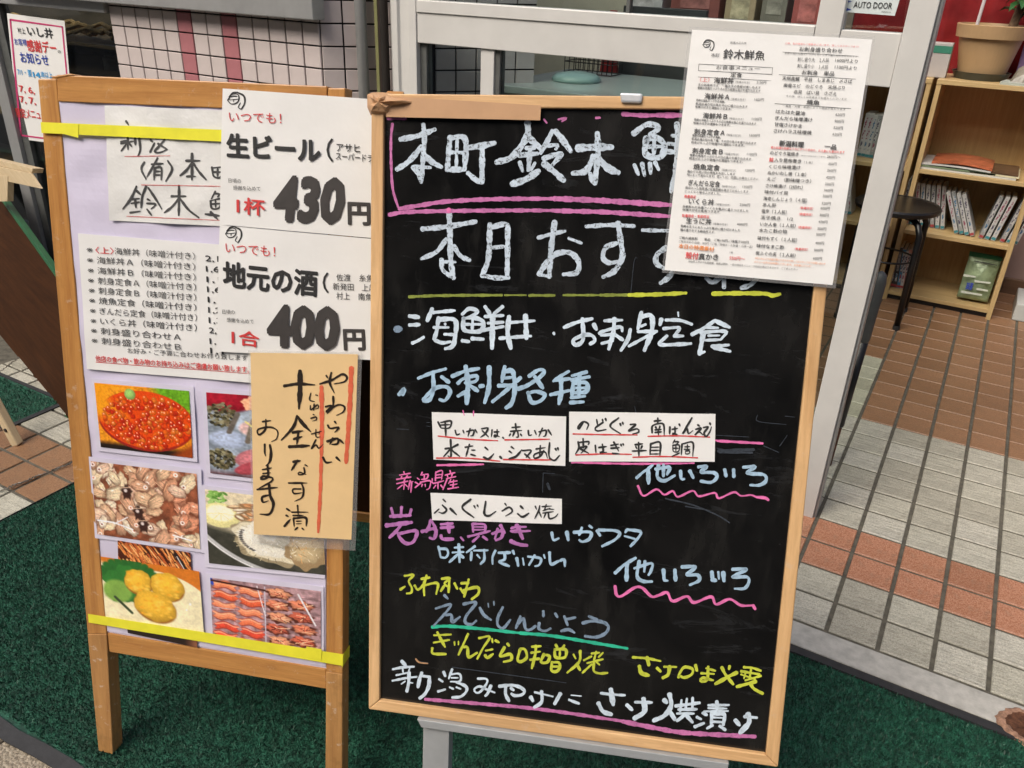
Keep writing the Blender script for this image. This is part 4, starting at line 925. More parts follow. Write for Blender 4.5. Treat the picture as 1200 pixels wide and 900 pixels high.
pinkl = [(450, 470, 6, '''8|555,65 565,100;630,70 630,105;710,100 765,98;800,98 850,100;16|375,450 560,447 700,444;
 10|140,495 145,515;110,520 185,507;125,530 122,545;165,525 150,545;90,550 190,533;90,580 170,562;145,550 140,620;130,590 95,617;150,585 168,602;185,558 172,620;180,570 205,565;195,570 190,642;
 235,540 250,552;220,570 240,580;220,607 265,570;270,500 260,520;265,520 310,515 300,545 265,550;285,520 283,545;255,570 325,560 320,610 300,622;270,585 265,602;290,585 292,602;
 365,500 362,560;365,500 410,490 405,550;365,520 405,515;365,540 405,535;340,545 345,577 420,560;380,570 380,617;365,590 350,612;400,590 415,610;
 465,488 470,510;430,520 500,502;445,520 450,535;480,515 475,530;440,545 505,530;445,545 415,622;470,550 455,580;460,570 515,560;490,555 485,610;465,590 515,582;450,617 525,605'''),
 (640, 470, 6, '14|180,430 610,440 1040,435;10|1190,275 1200,275'), (680, 400, 4, '12|642,466 855,478'),
 (740, 520, 6, '14|45,295 85,365 175,320 232,357 290,332 327,372 430,330 475,368 585,345 615,382 720,340 770,365 840,360 880,375;20|880,375 940,380 962,395'),
 (710, 630, 6, '20|65,340 75,400 110,410 200,352 255,352 320,412 370,405 430,385 470,445 570,412 620,455 740,415 775,468 870,432 950,475 1035,475;1035,475 1050,502')]
strokes(SB, pinkl, .0004).build('pink_chalk_lettering', CH_P2, bb)
iro = [(740, 520, 6, '''20|35,240 80,200 110,180 150,148;28|118,180 120,280;24|170,178 265,165 250,217;24|190,150 182,230 230,260 305,222;22|225,145 225,228;22|345,190 350,245 372,247;26|410,190 435,240;
 24|470,162 530,158 490,197 580,203 600,235 560,270 487,262;26|655,180 665,227;26|718,180 720,232;24|785,165 868,162 812,205 930,217 945,260 900,290 835,290'''),
 (600, 590, 7.5, '''24|350,255 365,320 412,305;32|482,250 495,322;28|545,252 688,252 680,310 620,335 592,320;26|615,212 590,275;26|680,195 705,213;30|747,238 775,282;26|762,232 900,237 948,265 900,320 792,375;24|1010,232 995,255;26|1012,228 1128,247 1110,300 1042,375;20|990,285 1080,310'''),
 (710, 630, 6, '''22|65,248 130,190 210,142;30|148,185 145,300;20|200,215 320,180 318,230 300,262;24|235,165 220,270 260,305 325,308;20|275,165 270,240;26|405,225 410,300;28|485,225 490,300;20|410,300 435,302;24|535,205 630,205 570,260 645,262 655,300 590,332;26|745,240 750,295;745,295 775,300;30|825,245 830,305;18|790,240 795,290;22|890,222 990,222 890,275 990,275 1005,310 975,355 905,358''')]
strokes(SB, iro, .0004).build('chalk_lettering', CH_B, bb)
ajits = [(450, 590, 7.5, '''20|480,378 500,475;22|495,397 550,400 565,440 540,475 500,470;18|620,387 700,382;602,430 702,425;24|658,358 665,515;22|650,445 575,515;26|668,450 700,475;22|800,375 725,430;22|770,425 765,498;18|790,412 915,410;22|880,405 882,490 850,530;16|820,450 845,480;
 20|980,412 955,470 955,532;26|1008,432 1110,430;24|1060,430 1060,490 1012,512 1100,550;16|1135,412 1145,438;26|1168,482 1180,545'''),
 (600, 590, 7.5, '18|5,415 20,445;26|42,480 55,548;16|95,480 105,540;22|140,465 250,482 240,538 202,550;200,455 150,540;18|280,450 290,480;26|330,430 342,530 410,505;24|428,500 460,492 465,552')]
strokes(SB, ajits, .0004).build('chalk_lettering', CH_B, bb)
viol = [(450, 590, 7.5, '''26|65,38 82,108;24|155,30 150,120;26|240,50 225,108;30|55,112 235,103;38|22,192 245,165;28|160,175 110,240 48,300;30|125,258 140,300 190,348 250,342 283,290 278,238 132,265;
 30|335,245 438,220 458,250 440,308 402,300;20|405,150 400,220;24|412,142 458,220;26|398,190 372,250;24|500,182 605,175;28|500,213 612,205;28|560,170 575,255;30|502,278 515,310 608,312;20|675,295 700,325;
 22|778,178 785,250;22|780,178 885,185 888,245;14|785,205 885,205;785,230 888,228;22|740,290 935,240;22|835,285 780,335;26|870,290 910,318;28|952,265 1040,238 1032,298 982,322;22|1000,220 975,310;28|1025,190 1062,258;20|1120,217 1200,198;24|1115,242 1200,230;34|1115,328 1150,348 1200,358'''),
 (600, 590, 7.5, '18|0,208 125,205;22|0,248 160,240;36|42,190 95,310;28|0,328 60,358 135,368')]
strokes(SB, viol, .0004).build('purple_chalk_lettering', CH_V, bb)
yel = [(450, 590, 7.5, '''20|180,635 260,628 218,680 245,740 240,782 200,790;22|145,755 185,728;22|270,720 300,757 350,710 350,690;375,630 352,720 355,808;330,662 402,650;22|350,720 470,700 460,795;
 22|510,660 580,655 532,700 552,725;22|575,670 568,780;500,770 530,722;24|620,700 645,750;22|680,700 745,697;745,665 730,725 705,820;672,745 700,790;26|700,762 820,735 830,790 772,840'''),
 (450, 690, 7.5, '''18|440,407 590,400;435,472 575,447;24|470,380 500,440 538,510;24|425,518 432,567 545,572;14|620,465 622,495;655,460 655,490;20|740,395 655,580;26|700,510 735,515 745,598 820,560;20|835,432 930,420 870,520 820,615;20|895,542 955,530;24|890,582 910,605 960,570;16|950,435 955,470;22|980,452 1012,470;22|1085,480 1100,500;26|1060,512 1022,590 1110,572 1118,622 1052,640'''),
 (600, 690, 7.5, '''26|72,532 50,620 80,638 130,600 115,532 72,527;20|175,507 255,502;170,560 250,550;26|210,500 205,570 175,698;24|160,622 240,612;26|282,572 255,640 310,643 330,592 282,575;22|385,490 402,522;20|460,495 440,527;26|375,532 470,532 465,600 385,600 375,532;18|422,530 420,592;26|352,642 347,715 390,725 420,690 412,647 355,645;18|360,682 410,682;
 18|540,575 560,612;24|600,545 590,640 485,737;24|570,662 600,715;18|700,567 770,560;740,550 722,622;630,627 700,592;660,652 800,617;720,622 770,667;20|700,662 620,737;22|720,652 720,720 770,742 840,737;16|800,560 760,600'''),
 (730, 740, 6, '''18|70,180 170,188 265,207;28|170,180 182,235;28|115,242 130,290 182,308;24|240,255 265,280;16|290,247 375,248;26|328,245 318,300 280,325;20|390,322 400,290 432,250 488,262 483,300 432,323 400,310;20|510,235 520,275;
 16|585,257 650,275;550,292 640,297;20|600,245 590,340 545,347 560,325 635,342;22|695,250 720,300 775,370;18|750,242 745,265;26|800,287 750,312 650,367;18|850,250 910,255 970,275;18|830,278 960,300;14|900,262 890,330;862,290 850,330;16|970,310 860,342;24|935,350 860,370 800,387;24|895,362 920,400 982,435;14|830,300 930,335''')]
strokes(SB, yel, .0004).build('yellow_chalk_lettering', CH_Y, bb)
ebi = [(450, 690, 7.5, '''24|532,55 562,85;22|455,172 585,135 550,200 435,325;26|545,230 592,228 602,290 668,245;26|700,133 808,120 722,240 720,300 772,310 812,278;26|842,165 880,230 942,272;12|915,125 920,160;965,110 968,145;24|1045,160 1002,250 1002,320 1050,343 1112,270'''),
 (600, 690, 7.5, '''24|75,240 35,345;26|60,302 100,262 120,350 160,358 208,325;24|240,300 237,350 290,370 340,347;26|275,195 278,240;380,215 400,248;22|460,240 490,320;480,267 560,250;26|432,370 500,357 550,385;26|675,240 750,270;28|622,300 700,282 800,292 848,332 820,390 740,423 642,415''')]
strokes(SB, ebi, .0004).build('faded_chalk_lettering', CH_D, bb)
strokes(SB, [(450, 690, 7.5, '28|425,335 550,327 800,345 1200,388'), (600, 690, 7.5, '28|75,388 350,412 700,470 1015,523')], .0003).build('green_chalk_stripe', CH_G, bb)
last = [(460, 770, 10, '''40|110,45 155,95;30|5,140 120,118 255,110;22|45,210 200,175;20|120,125 125,175;205,120 190,170;26|0,275 150,245 285,228;40|195,180 190,300 168,400;20|105,312 150,280;190,295 240,300;
 40|345,180 320,250 300,350;36|335,215 400,225 440,230;42|435,230 425,340 380,430 320,480;40|600,170 620,220;30|545,255 590,285;28|700,140 660,250;24|690,200 770,190 800,215 790,280 680,285;20|690,240 770,240;34|750,290 860,340 865,400 800,460 700,470;30|535,400 620,375;26|670,350 715,370;750,350 800,370'''),
 (550, 780, 7.5, '''20|75,112 150,115 155,150 100,225 60,235 45,205 90,180 150,205 225,235;28|190,175 160,245 140,265;28|265,180 370,170 450,190 485,225 460,255 400,262 370,245;30|320,180 320,250 350,310;24|365,195 390,215;34|540,275 560,310;18|575,232 650,250 735,270;30|635,225 640,300 620,335 570,365;
 36|800,245 775,290 750,335;12|895,258 985,266;24|875,298 920,315 965,332'''),
 (590, 760, 6, '''18|685,312 770,322 855,327;36|755,285 772,395;30|668,382 700,440 760,462'''),
 (730, 740, 6, '''30|28,515 65,550;22|85,495 205,498;36|145,470 150,560 80,610;30|290,480 308,500;32|328,440 338,520 290,590 215,625;28|330,560 365,618;22|370,522 540,500;18|412,480 402,560;450,470 440,545;490,465 488,550;22|390,547 520,545;18|380,575 500,575;22|440,580 380,627;26|450,592 490,638;
 22|560,570 590,585;22|520,600 550,615;24|505,668 570,642;20|600,517 745,515;24|660,490 662,545;16|600,537 730,540;570,560 740,557;24|625,570 620,658;28|625,577 710,580 705,655;14|630,602 700,605;20|630,632 700,635;22|630,657 590,680;24|680,662 720,690;28|790,622 820,658;22|855,597 942,605;36|880,580 885,640 822,712''')]
strokes(SB, last, .0005).build('white_chalk_lettering', CH_W2, bb)
strokes(SB, [(430, 600, 3, '12|205,658 330,668 600,692 900,735'), (730, 740, 6, '32|0,632 250,682 450,712 930,738')], .0003).build('pink_chalk_stripe', CH_P, bb)
strokes(SB, [(450, 690, 7.5, '14|280,615 310,645 385,655')], .0004).build('tape_scrap', BTAPE, bb)
# worn scratches, rubbed chalk and tape residue
sm = [(740, 520, 6, '10|240,385 430,430 600,500 690,555;8|380,440 500,460;5|600,30 700,50;22|610,50 860,40;16|620,60 850,62'), (680, 400, 4, '3|830,345 835,375 965,390;3|640,440 790,448;3|255,305 262,335;3|960,350 1005,355;4|860,490 930,520;3|935,490 970,440'),
 (450, 470, 6, '4|300,150 325,150;300,175 325,178;5|1120,505 1200,510;1120,505 1115,640;20|1150,580 1165,620;5|90,195 175,200'), (620, 235, 6, '4|760,405 740,420 715,650;6|1140,410 1160,415'), (430, 600, 3, '3|180,525 215,530;3|300,545 520,575 700,600')]
strokes(SB, sm, .0002).build('rubbed_chalk_marking', CH_S, bb)

# white slips taped on the blackboard
def slip(q, label, black, red, w_=.0012):
    S_ = SB.off(w_, lambda u, v: .0008 * math.sin(u * 35))
    o = sheet('paper_slip', S_, q, PAPERW, .0004, 12, 3); tag(o, label, 'paper')
    strokes(S_, black, .0004, .35).build('brush_lettering', INK, o)
    if red: strokes(S_, red, .0003).build('red_underline_stripe', REDINK, o)
    return o
slip([(506, 483), (663.5, 488), (662.5, 546), (508, 538.5)], 'white slip with two red underlined rows, directly above the narrow one row slip',
 [(450, 470, 6, '''13|380,145 402,190;400,150 470,140 460,187 405,190;400,168 462,165;14|430,145 435,245;13|500,205 510,237 532,230;555,205 562,227;580,215 630,205 625,240 608,245;605,193 590,247;640,200 655,225;685,195 730,190 710,230 678,255;690,208 735,252;760,200 755,250;775,217 810,215;795,200 795,245 775,250 780,238 812,250;835,255 845,265;
 900,185 960,180;925,158 930,205;890,212 970,205;920,210 905,247;940,210 945,250 930,252;15|890,230 880,245;960,230 970,245;13|1015,205 1020,240 1040,235;1060,205 1072,235;1090,215 1140,205 1135,242 1120,247;1115,188 1090,247;1155,200 1180,240;
 15|468,270 470,390 450,385;430,335 465,335 420,390;520,305 475,338 532,390;13|570,325 625,315;600,303 575,390;615,345 640,345;610,375 645,385;16|710,325 732,345;700,395 735,407 772,370;815,390 830,405;895,320 915,335;880,350 900,365;880,405 930,387 970,340;13|975,347 1035,345 1000,395;990,370 1028,402;
 1070,335 1135,325;1100,310 1095,390;1125,345 1100,385 1060,400 1060,372 1130,355 1150,400;1165,290 1160,380 1185,415'''), (640, 470, 6, '14|25,400 60,415 95,380;65,332 72,347;82,327 87,342')],
 [(450, 470, 6, '10|380,245 590,268 800,278;850,272 1165,266;370,400 590,402 815,422;840,410 1200,412')])
slip([(667, 482.5), (838.5, 485), (837.5, 541), (667, 541)], 'white slip with two red underlined rows, nearer the open doorway, above blue white chalk',
 [(640, 470, 6, '''14|260,150 230,195 225,178 260,145 297,162 285,200;355,130 362,170;400,150 345,190 360,210 422,200;395,128 400,145;417,123 422,140;510,118 450,175 525,232;520,158 525,175;537,150 542,165;590,165 630,165 580,210 640,195 652,217 608,232;
 760,140 810,135;785,118 785,160;745,222 750,172 822,160 830,240;770,180 775,195;800,175 795,195;765,202 810,198;765,220 812,215;787,195 790,237;870,180 868,232;885,197 925,190;905,180 905,225 885,227 922,232;935,160 942,175;1025,115 960,227 990,190 1000,227 1032,205;1065,165 1080,175;1050,197 1090,190 1045,237 1075,215 1102,235;1105,185 1140,180 1110,222 1125,247 1150,215 1162,180;1150,152 1156,167;
 225,285 230,330 205,372;230,290 300,285 295,307;260,263 262,330;235,327 285,320 245,367;240,335 300,367;345,310 350,362;370,327 425,320;395,303 400,355 375,362 427,360;455,312 510,302;455,332 515,327;475,288 510,352;465,367 515,372;525,305 530,318;540,300 545,312;
 625,307 680,300;630,320 640,337;675,315 665,337;605,352 705,347;15|650,290 652,387;735,300 730,377;735,300 800,290 800,382;11|735,325 795,322;735,347 795,345;730,372 795,370;905,270 890,297;905,285 932,285 910,307;890,310 935,308 930,352 895,352 890,310;890,330 930,330;912,310 912,352;885,387 940,362;13|955,300 950,377;955,300 1030,290 1030,387;11|975,320 1010,318;993,305 993,337;970,337 1012,337;980,350 1008,348 1005,367 980,369 980,350''')],
 [(640, 470, 6, '10|190,230 400,236 640,238;715,247 930,243 1150,252;210,378 420,372 600,375;610,395 830,388 1065,397')])
slip([(504.5, 577.5), (658.5, 584.5), (658.5, 614), (506.5, 609.5)], 'narrow white slip with one handwritten row, below the pair of slips',
 [(450, 470, 6, '14|415,690 435,710;410,730 440,765 415,788 385,780;13|355,787 388,757;17|465,755 510,800;16|610,690 550,750 632,820;11|632,735 642,755;655,730 662,745;16|715,705 705,790 735,807 787,775;13|850,718 862,735;830,772 880,745 902,775 855,807;15|960,735 980,755;940,790 975,812 1020,785'),
  (600, 590, 7.5, '15|205,20 217,50;245,15 235,60 200,130;235,60 260,120;13|265,25 350,20;302,5 285,60;335,40 270,62;310,45 370,50;270,82 365,70;300,75 280,127;16|320,75 330,130 380,117 405,88')], None)

# ================================================================= LONG MENU SHEET (top right of board)
S7 = SB.off(.0125, lambda u, v: .0009 * math.sin(u * 18 + 1) * math.sin(v * 15) + .0003 * math.sin(u * 60 + 2 * math.sin(v * 33)))
menu = sheet('menu_sheet', S7, [(811, 35), (1022.5, 46), (975.5, 334), (778.8, 316.5)], PAPERW, .0005, 30, 40)
tag(menu, 'large white laminated menu sheet of fine print covering a top corner of the blackboard', 'menu')
film_ring(S7, [(807.5, 31.5), (1026, 42.5), (979, 338), (775.5, 319.5)], [(811, 35), (1022.5, 46), (975.5, 334), (778.8, 316.5)], menu)
mk, mr, mo = MB(), MB(), MB()
def T(zone, t, x0, y0, x1, y1, h, bold=.004, m=None, shear=0, em=.88):
    ox, oy, s = zone; text(mk if m is None else m, S7, t, ox + x0 / s, oy + y0 / s, ox + x1 / s, oy + y1 / s, h, bold, shear, .0011, False, em)
A_ = (780, 30, 10); B_ = (860, 50, 6); C_ = (780, 90, 7.2); D_ = (780, 190, 6); E_ = (860, 190, 6)
logo(mk, S7, 823.5, 47, 13)
T(A_, '創業大正元年', 755, 215, 945, 220, 2.4); T(A_, '本町', 528, 368, 628, 374, 4.2, .008); T(A_, '鈴木鮮魚', 668, 388, 1158, 410, 10.5, .012)
def rect(pts, w_):
    for a, b in zip(pts, pts[1:] + pts[:1]): ribbon(mk, S7, [a, b], w_, .0004)
rect([(819, 75.2), (905.3, 79.3), (904.6, 87.2), (818.3, 82.8)], .5)
T(A_, 'お食事メニュー', 590, 514, 1100, 530, 4.4, .008); T(A_, '定食', 757, 605, 892, 610, 5, .012)
ribbon(mk, S7, [(818, 90.3), (860, 92.4), (903.7, 94.7)], .45, .0004)
T(A_, '（上）', 400, 658, 508, 664, 4.8, .006, mr); T(A_, '海鮮丼', 562, 676, 792, 686, 6.6, .018)
sub = '（味噌汁付き）'
def row(zone, head, x0, y0, x1, y1, price, px0, px1, lines, h=6.4):
    if head: T(zone, head, x0, y0, x1, y1, h, .018)
    s = zone[2]; T(zone, sub, x1 + 2.2 * s, y1, x1 + 19 * s, y1 + 1.2 * s, 2.5, .002); T(zone, price, px0, y1 + s * 1.0, px1, y1 + s * 1.6, 3.1, .004, em=.78)
    for (t, a, b, c_, d) in lines: T(zone, t, a, b, c_, d, 2.7, .012)
row(C_, None, 400, 52, 570, 52, '2130円', 765, 845, [('主の刺身丼です　一番ネタの季節が楽しめます', 272, 76, 800, 104), ('季節の地魚たっぷりその日の新鮮な魚介を盛り込みます', 268, 102, 796, 133)])
row(C_, '海鮮丼Ａ', 325, 186, 535, 196, '1600円', 748, 826, [('季節の地魚たっぷりの海鮮。', 255, 206, 500, 222), ('新潟近海の旬の魚を中心に盛り込みます', 252, 236, 690, 264), ('味噌汁付きお漬物もつきます。', 248, 262, 555, 283)])
row(C_, '海鮮丼Ｂ', 312, 350, 518, 360, '1100円', 726, 806, [('季節の地魚たっぷりその日の新鮮な魚介を盛り込みます', 238, 370, 762, 407), ('味噌汁付きお漬物もつきます。', 232, 398, 545, 418)])
row(C_, '刺身定食Ａ', 238, 486, 497, 498, '1600円', 706, 790, [('季節の地魚たっぷりの海鮮。', 222, 504, 465, 523), ('新潟近海の旬の魚７種、その日の魚介を盛り込みます', 218, 532, 762, 573), ('刺身がたっぷり味噌汁お漬物もつきます。', 214, 562, 665, 590)])
row(C_, '刺身定食Ｂ', 222, 646, 480, 657, '1100円', 685, 766, [('季節の地魚たっぷりその日の魚介を盛り込みます', 202, 670, 720, 705), ('刺身がたっぷり味噌汁お漬物もつきます。', 197, 697, 650, 727)])
row(C_, '焼魚定食', 232, 780, 455, 793, '1200円', 670, 746, [('脂のりの良い旬の焼魚をお出しします', 182, 806, 585, 832), ('旬によって変わります。詳しくは、店頭にお尋ねください', 178, 833, 778, 874)])
row(D_, 'ぎんだら定食', 158, 163, 380, 176, '1300円', 540, 606, [('脂ののった味噌漬け定番銀鱈を焼きでお出しします', 138, 186, 580, 217), ('じっくりと焼き上げました。', 135, 212, 385, 230)])
T(D_, '数量限定', 130, 250, 212, 256, 3.4, .02, mr)
row(D_, 'いくら丼', 160, 293, 338, 303, '2200円', 520, 592, [('自家製の正油漬けいくらを贅沢に盛りつけました', 120, 318, 580, 352), ('味噌汁付きお新香つきます', 118, 341, 378, 358)])
T(D_, '数量限定・季節限定', 114, 386, 306, 396, 3.4, .02, mr)
row(D_, '生うに丼', 142, 430, 320, 440, '4000円', 500, 572, [('新鮮な生うにをたっぷり贅沢に盛り付けました', 105, 456, 522, 488), ('磯の香りがする絶品丼です', 102, 482, 338, 500)])
T(D_, 'ご飯大盛無料　　単品　ご飯150円／味噌汁200円', 95, 538, 582, 572, 2.9, .01); T(D_, 'ご飯おかわり自由　200円（ご飯・味噌汁・お新香・小鉢一品）', 92, 564, 610, 604, 2.7, .006)
T(D_, '本日の特選素材', 90, 604, 338, 628, 5.0, .02, mo); T(D_, '殻付', 138, 676, 228, 684, 7.2, .025, mr); T(D_, '真かき', 230, 684, 368, 690, 7.0, .018); T(D_, '１個', 447, 640, 470, 643, 2.2); T(D_, '550円～', 447, 686, 556, 694, 4.4, .01, mr)
T(D_, '2020年２月より全席禁煙　価格は税別。一部の商品をメニューの内容が異なりますので　ご了承ください', 160, 703, 925, 762, 2.4, .004)
T(B_, '上林、旬の味覚もご用意がございます。詳しくはスタッフまで！', 357, 12, 878, 36, 2.3, .008, mr)
T(B_, 'お刺身盛り合わせ', 457, 60, 760, 74, 5, .01); ribbon(mk, S7, [(917, 61), (961, 63.4), (1006, 65.8)], .4, .0004)
T(B_, '季節の旬の地魚をいろいろと少しずつ盛り合わせたものです', 355, 80, 866, 104, 1.9, .006)
T(B_, '刺し盛り大　１人前', 445, 132, 664, 140, 4.6, .008); T(B_, '1600円より', 710, 136, 868, 146, 4.4, .006); T(B_, '刺し盛り小　１人前', 443, 178, 658, 188, 4.6, .008); T(B_, '1100円より', 706, 184, 860, 194, 4.4, .006)
T(B_, 'お刺身　単品', 475, 224, 702, 236, 5, .012); ribbon(mk, S7, [(913, 87.4), (958, 90), (1003, 92.8)], .5, .0004)
T(B_, '天然真鯛　平目　しまあじ　〆さば', 338, 264, 828, 288, 4.4, .012); T(B_, '南蛮エビ　のどぐろ　天然ぶり', 347, 312, 776, 332, 4.2, .01); T(B_, '赤貝　ばい貝　さざえ', 418, 358, 718, 374, 4.2, .01); T(B_, 'その他、詳しくは店員までお尋ねくださいませ', 365, 382, 790, 406, 2.2, .006)
T(B_, '焼魚', 508, 434, 600, 440, 5.2, .02); ribbon(mk, S7, [(908, 121.5), (950, 124), (997, 127.5)], .5, .0004); T(B_, '一番脂・大根・季節によって価格が変わります', 340, 452, 782, 478, 2.3, .006)
for k, (t, p) in enumerate((('はたはた醤油', '620円'), ('ぎんだら味噌漬け', '900円'), ('甘塩さけかま', '520円'), ('さけハラス味噌焼', '620円'))):
    x0 = 292 - k * 5; wd = (205, 262, 192, 266)[k]; T(B_, t, x0, 498 + k * 45, x0 + wd, 508 + k * 45 + wd * .02, 4.5, .012); T(B_, p, 712 - k * 7, 516 + k * 46, 776 - k * 7, 520 + k * 46, 3.3, .006, em=.78)
T(B_, '新潟料理', 315, 726, 488, 738, 6.2, .026); T(B_, '一品', 632, 746, 716, 754, 5.6, .022); T(B_, '郷土料理も新鮮なうちにすべて手作り。お土産にも喜ばれます', 258, 746, 775, 782, 2.9, .014, mr)
T(B_, 'のどぐろ塩焼き', 252, 788, 452, 800, 4.4, .012); T(B_, '（大サイズはスタッフまで）', 470, 800, 640, 810, 1.8); T(B_, '2600円～', 652, 812, 745, 818, 3.4, .006, em=.78); T(B_, '鮭', 245, 836, 276, 838, 4.6, .02, mr); T(B_, '入り昆布巻き', 280, 838, 470, 848, 4.4, .014); T(B_, '（１本）', 490, 850, 550, 853, 2.9); T(B_, '350円', 662, 862, 718, 865, 3.2, .006, em=.78)
items = [('くじら味噌漬け', 245, 45, 465, 52, '260円'), ('ぬかいわし焼（１本）', 235, 88, 505, 102, '420円'), ('えご　（酢味噌つき）', 230, 132, 540, 148, '220円'), ('さけ焼漬け（2切れ）', 222, 178, 480, 192, '360円'), ('味付バイ貝', 214, 222, 378, 232, '300円'), ('海老しんじょう（４個）', 205, 268, 510, 284, '520円'), ('あん肝', 200, 312, 296, 318, '600円'), ('塩辛（１人前）', 192, 356, 368, 366, '300円'), ('玉子焼き　1/2', 186, 400, 412, 414, '470円'), ('いか人参（１人前）', 182, 448, 430, 462, '350円'), ('水たこ酢の物', 176, 492, 370, 502, '500円'), ('味付もずく（１人前）', 165, 546, 440, 562, '400円'), ('味付なまこ酢', 158, 600, 350, 612, '500円'), ('炭ふぐの炙（１人前）', 150, 652, 430, 670, '600円')]
for k, (t, x0, y0, x1, y1, p) in enumerate(items):
    T(E_, t, x0, y0, x1, y1, 4.3, .01); px0 = 652 - k * 7.6; T(E_, p, px0, y1 + 16, px0 + 62, y1 + 20, 3.3, .006, em=.78)
for x, y in ((462, 330), (456, 374), (450, 466), (425, 618)): T(E_, '（数量限定）', x, y, x + 92, y + 5, 2.8, .014, mr)
T(E_, '※仕入れにより内容が異なりますので詳しくはスタッフまでお問い合わせ', 148, 682, 640, 724, 2.6, .006, mo); T(E_, 'メニュー以外のお料理もございます。お気軽にどうぞ！', 140, 708, 540, 742, 2.6, .006, mo)
mk.build('fine_lettering', mat('menu_print_black', (.05, .05, .05), .6, .1, 40, 0, 0), menu); mr.build('red_lettering', mat('menu_print_red', (.72, .10, .10), .6, .1, 40, 0, 0), menu); mo.build('orange_lettering', ORINK, menu)

# ================================================================= GREY EASEL
easel = empty('easel', onZ((660, 985), 0) * V(1, 1, 0), 'light grey metal easel carrying the blackboard, its ledge and legs showing below the pine frame', 'easel')
bar('ledge', SB, [(491.5, 837.2), (853.5, 888.5), (851.5, 898), (496.5, 846.8)], .012, -.020, ALUL, easel, aB, .001)
def leg_to_ground(p_top_l, p_top_r, name):
    a = SB.P(p_top_l, .004); b_ = SB.P(p_top_r, .004); d = unit(V(dB[0] * 1.0, dB[1] * 1.0, dB[2])); k = -(a[2] - .006) / d[2]; k2 = -(b_[2] - .006) / d[2]
    nb_ = SB.n * -.022; mb = MB(); mb.hexa([a, b_, b_ + d * k2, a + d * k, a + nb_, b_ + nb_, b_ + d * k2 + nb_, a + d * k + nb_]); return mb.build(name, ALUL, easel, bevel=.001)
leg_to_ground((497, 848), (527.5, 852), 'leg'); leg_to_ground((815, 893.5), (848.5, 898), 'leg')
for q in ([(500, 300), (520, 300), (527, 835), (497, 832)], [(835, 300), (862, 300), (848, 886), (817, 882)]): bar('upright', SB, q, -.016, -.034, ALUL, easel, dB)
mb = MB(); tp = SB.P((690, 330), -.04); bt = onZ((690, 560)); mb.tube([tp, V(bt[0], max(bt[1], tp[1] + .28), .008)], .010, 8); mb.build('rear_leg', ALUL, easel)

# ================================================================= SHOP FRONT
X3, Y3, Z3 = V(1, 0, 0), V(0, 1, 0), V(0, 0, 1)
def abox(name, a, b, m, parent=None, bevel=.0015, uvd=None, **k):
    mb = MB(); mb.box(a, b); return mb.build(name, m, parent, bevel=bevel, uvdir=uvd, **k)
ZL = .9402; ZP = .0555
def tilewall(name, p0, d, ncol, z0, z1, vis, pinks=(), cw=.0597, label='', th=.05, lastw=None):
    """mosaic tiled wall: p0 lower left at the face, d unit direction, tiles one by one inside vis=(za, zb)"""
    d = unit(V(d[0], d[1], 0)); n = V(d[1], -d[0], 0); 
    if n @ (CAM - V(p0[0], p0[1], 0)) < 0: n = -n
    P0 = V(p0[0], p0[1], 0); ln = ncol * cw
    mb = MB(); q = [P0 + Z3 * z0, P0 + d * ln + Z3 * z0, P0 + d * ln + Z3 * z1, P0 + Z3 * z1]; mb.hexa([p - n * .003 for p in q] + [p - n * th for p in q])
    wall = mb.build(name, WGROUT, origin=P0 + d * ln / 2); tag(wall, label, 'wall')
    g = .0042
    meshes = {}
    for k, m in (('w', WT_W), ('p', WT_P)):
        t = MB(); x, z, e = cw / 2 - g / 2, ZP / 2 - g / 2, .0012
        vs = [(-x, -.004, -z), (x, -.004, -z), (x, -.004, z), (-x, -.004, z), (-x, .0015, -z), (x, .0015, -z), (x, .0015, z), (-x, .0015, z), (-x + e, .0028, -z + e), (x - e, .0028, -z + e), (x - e, .0028, z - e), (-x + e, .0028, z - e)]
        me = bpy.data.meshes.new('wall_tile'); me.from_pydata([tuple(d * a + n * b_ + Z3 * c) for a, b_, c in vs], [], [(0, 1, 5, 4), (1, 2, 6, 5), (2, 3, 7, 6), (3, 0, 4, 7), (4, 5, 9, 8), (5, 6, 10, 9), (6, 7, 11, 10), (7, 4, 8, 11), (8, 9, 10, 11)])
        bmx = bmesh.new(); bmx.from_mesh(me); bmesh.ops.recalc_face_normals(bmx, faces=bmx.faces); bmx.to_mesh(me); bmx.free(); me.materials.append(m); meshes[k] = me
    stuff = MB(); rows = int((z1 - z0) / ZP) + 2
    k0 = math.ceil((z0 - ZL) / ZP)
    for r in range(k0, k0 + rows):
        zc = ZL + (r + .5) * ZP
        if zc + ZP / 2 > z1: break
        for c in range(ncol):
            pc = P0 + d * (c + .5) * cw + Z3 * zc; k = 'p' if c in pinks else 'w'
            if vis[0] < zc < vis[1]:
                o = bpy.data.objects.new('wall_tile', meshes[k]); COL.objects.link(o); o.parent = wall; o.location = Vector(pc - P0 - d * ln / 2 + n * rng.uniform(0, .0006)); o.location.z = pc[2]
                o.rotation_euler = (rng.uniform(-.006, .006), 0, rng.uniform(-.006, .006))
            else:
                x, z = cw / 2 - g / 2, ZP / 2 - g / 2; f = [pc - d * x - Z3 * z, pc + d * x - Z3 * z, pc + d * x + Z3 * z, pc - d * x + Z3 * z]
                stuff.hexa([p + n * .002 for p in f] + [p - n * .004 for p in f], 1 if k == 'p' else 0)
    if stuff.v: tag(stuff.build('tile_field', [WT_W, WT_P], wall), kind='stuff')
    return wall
CX0, CY0 = -1.340, .305
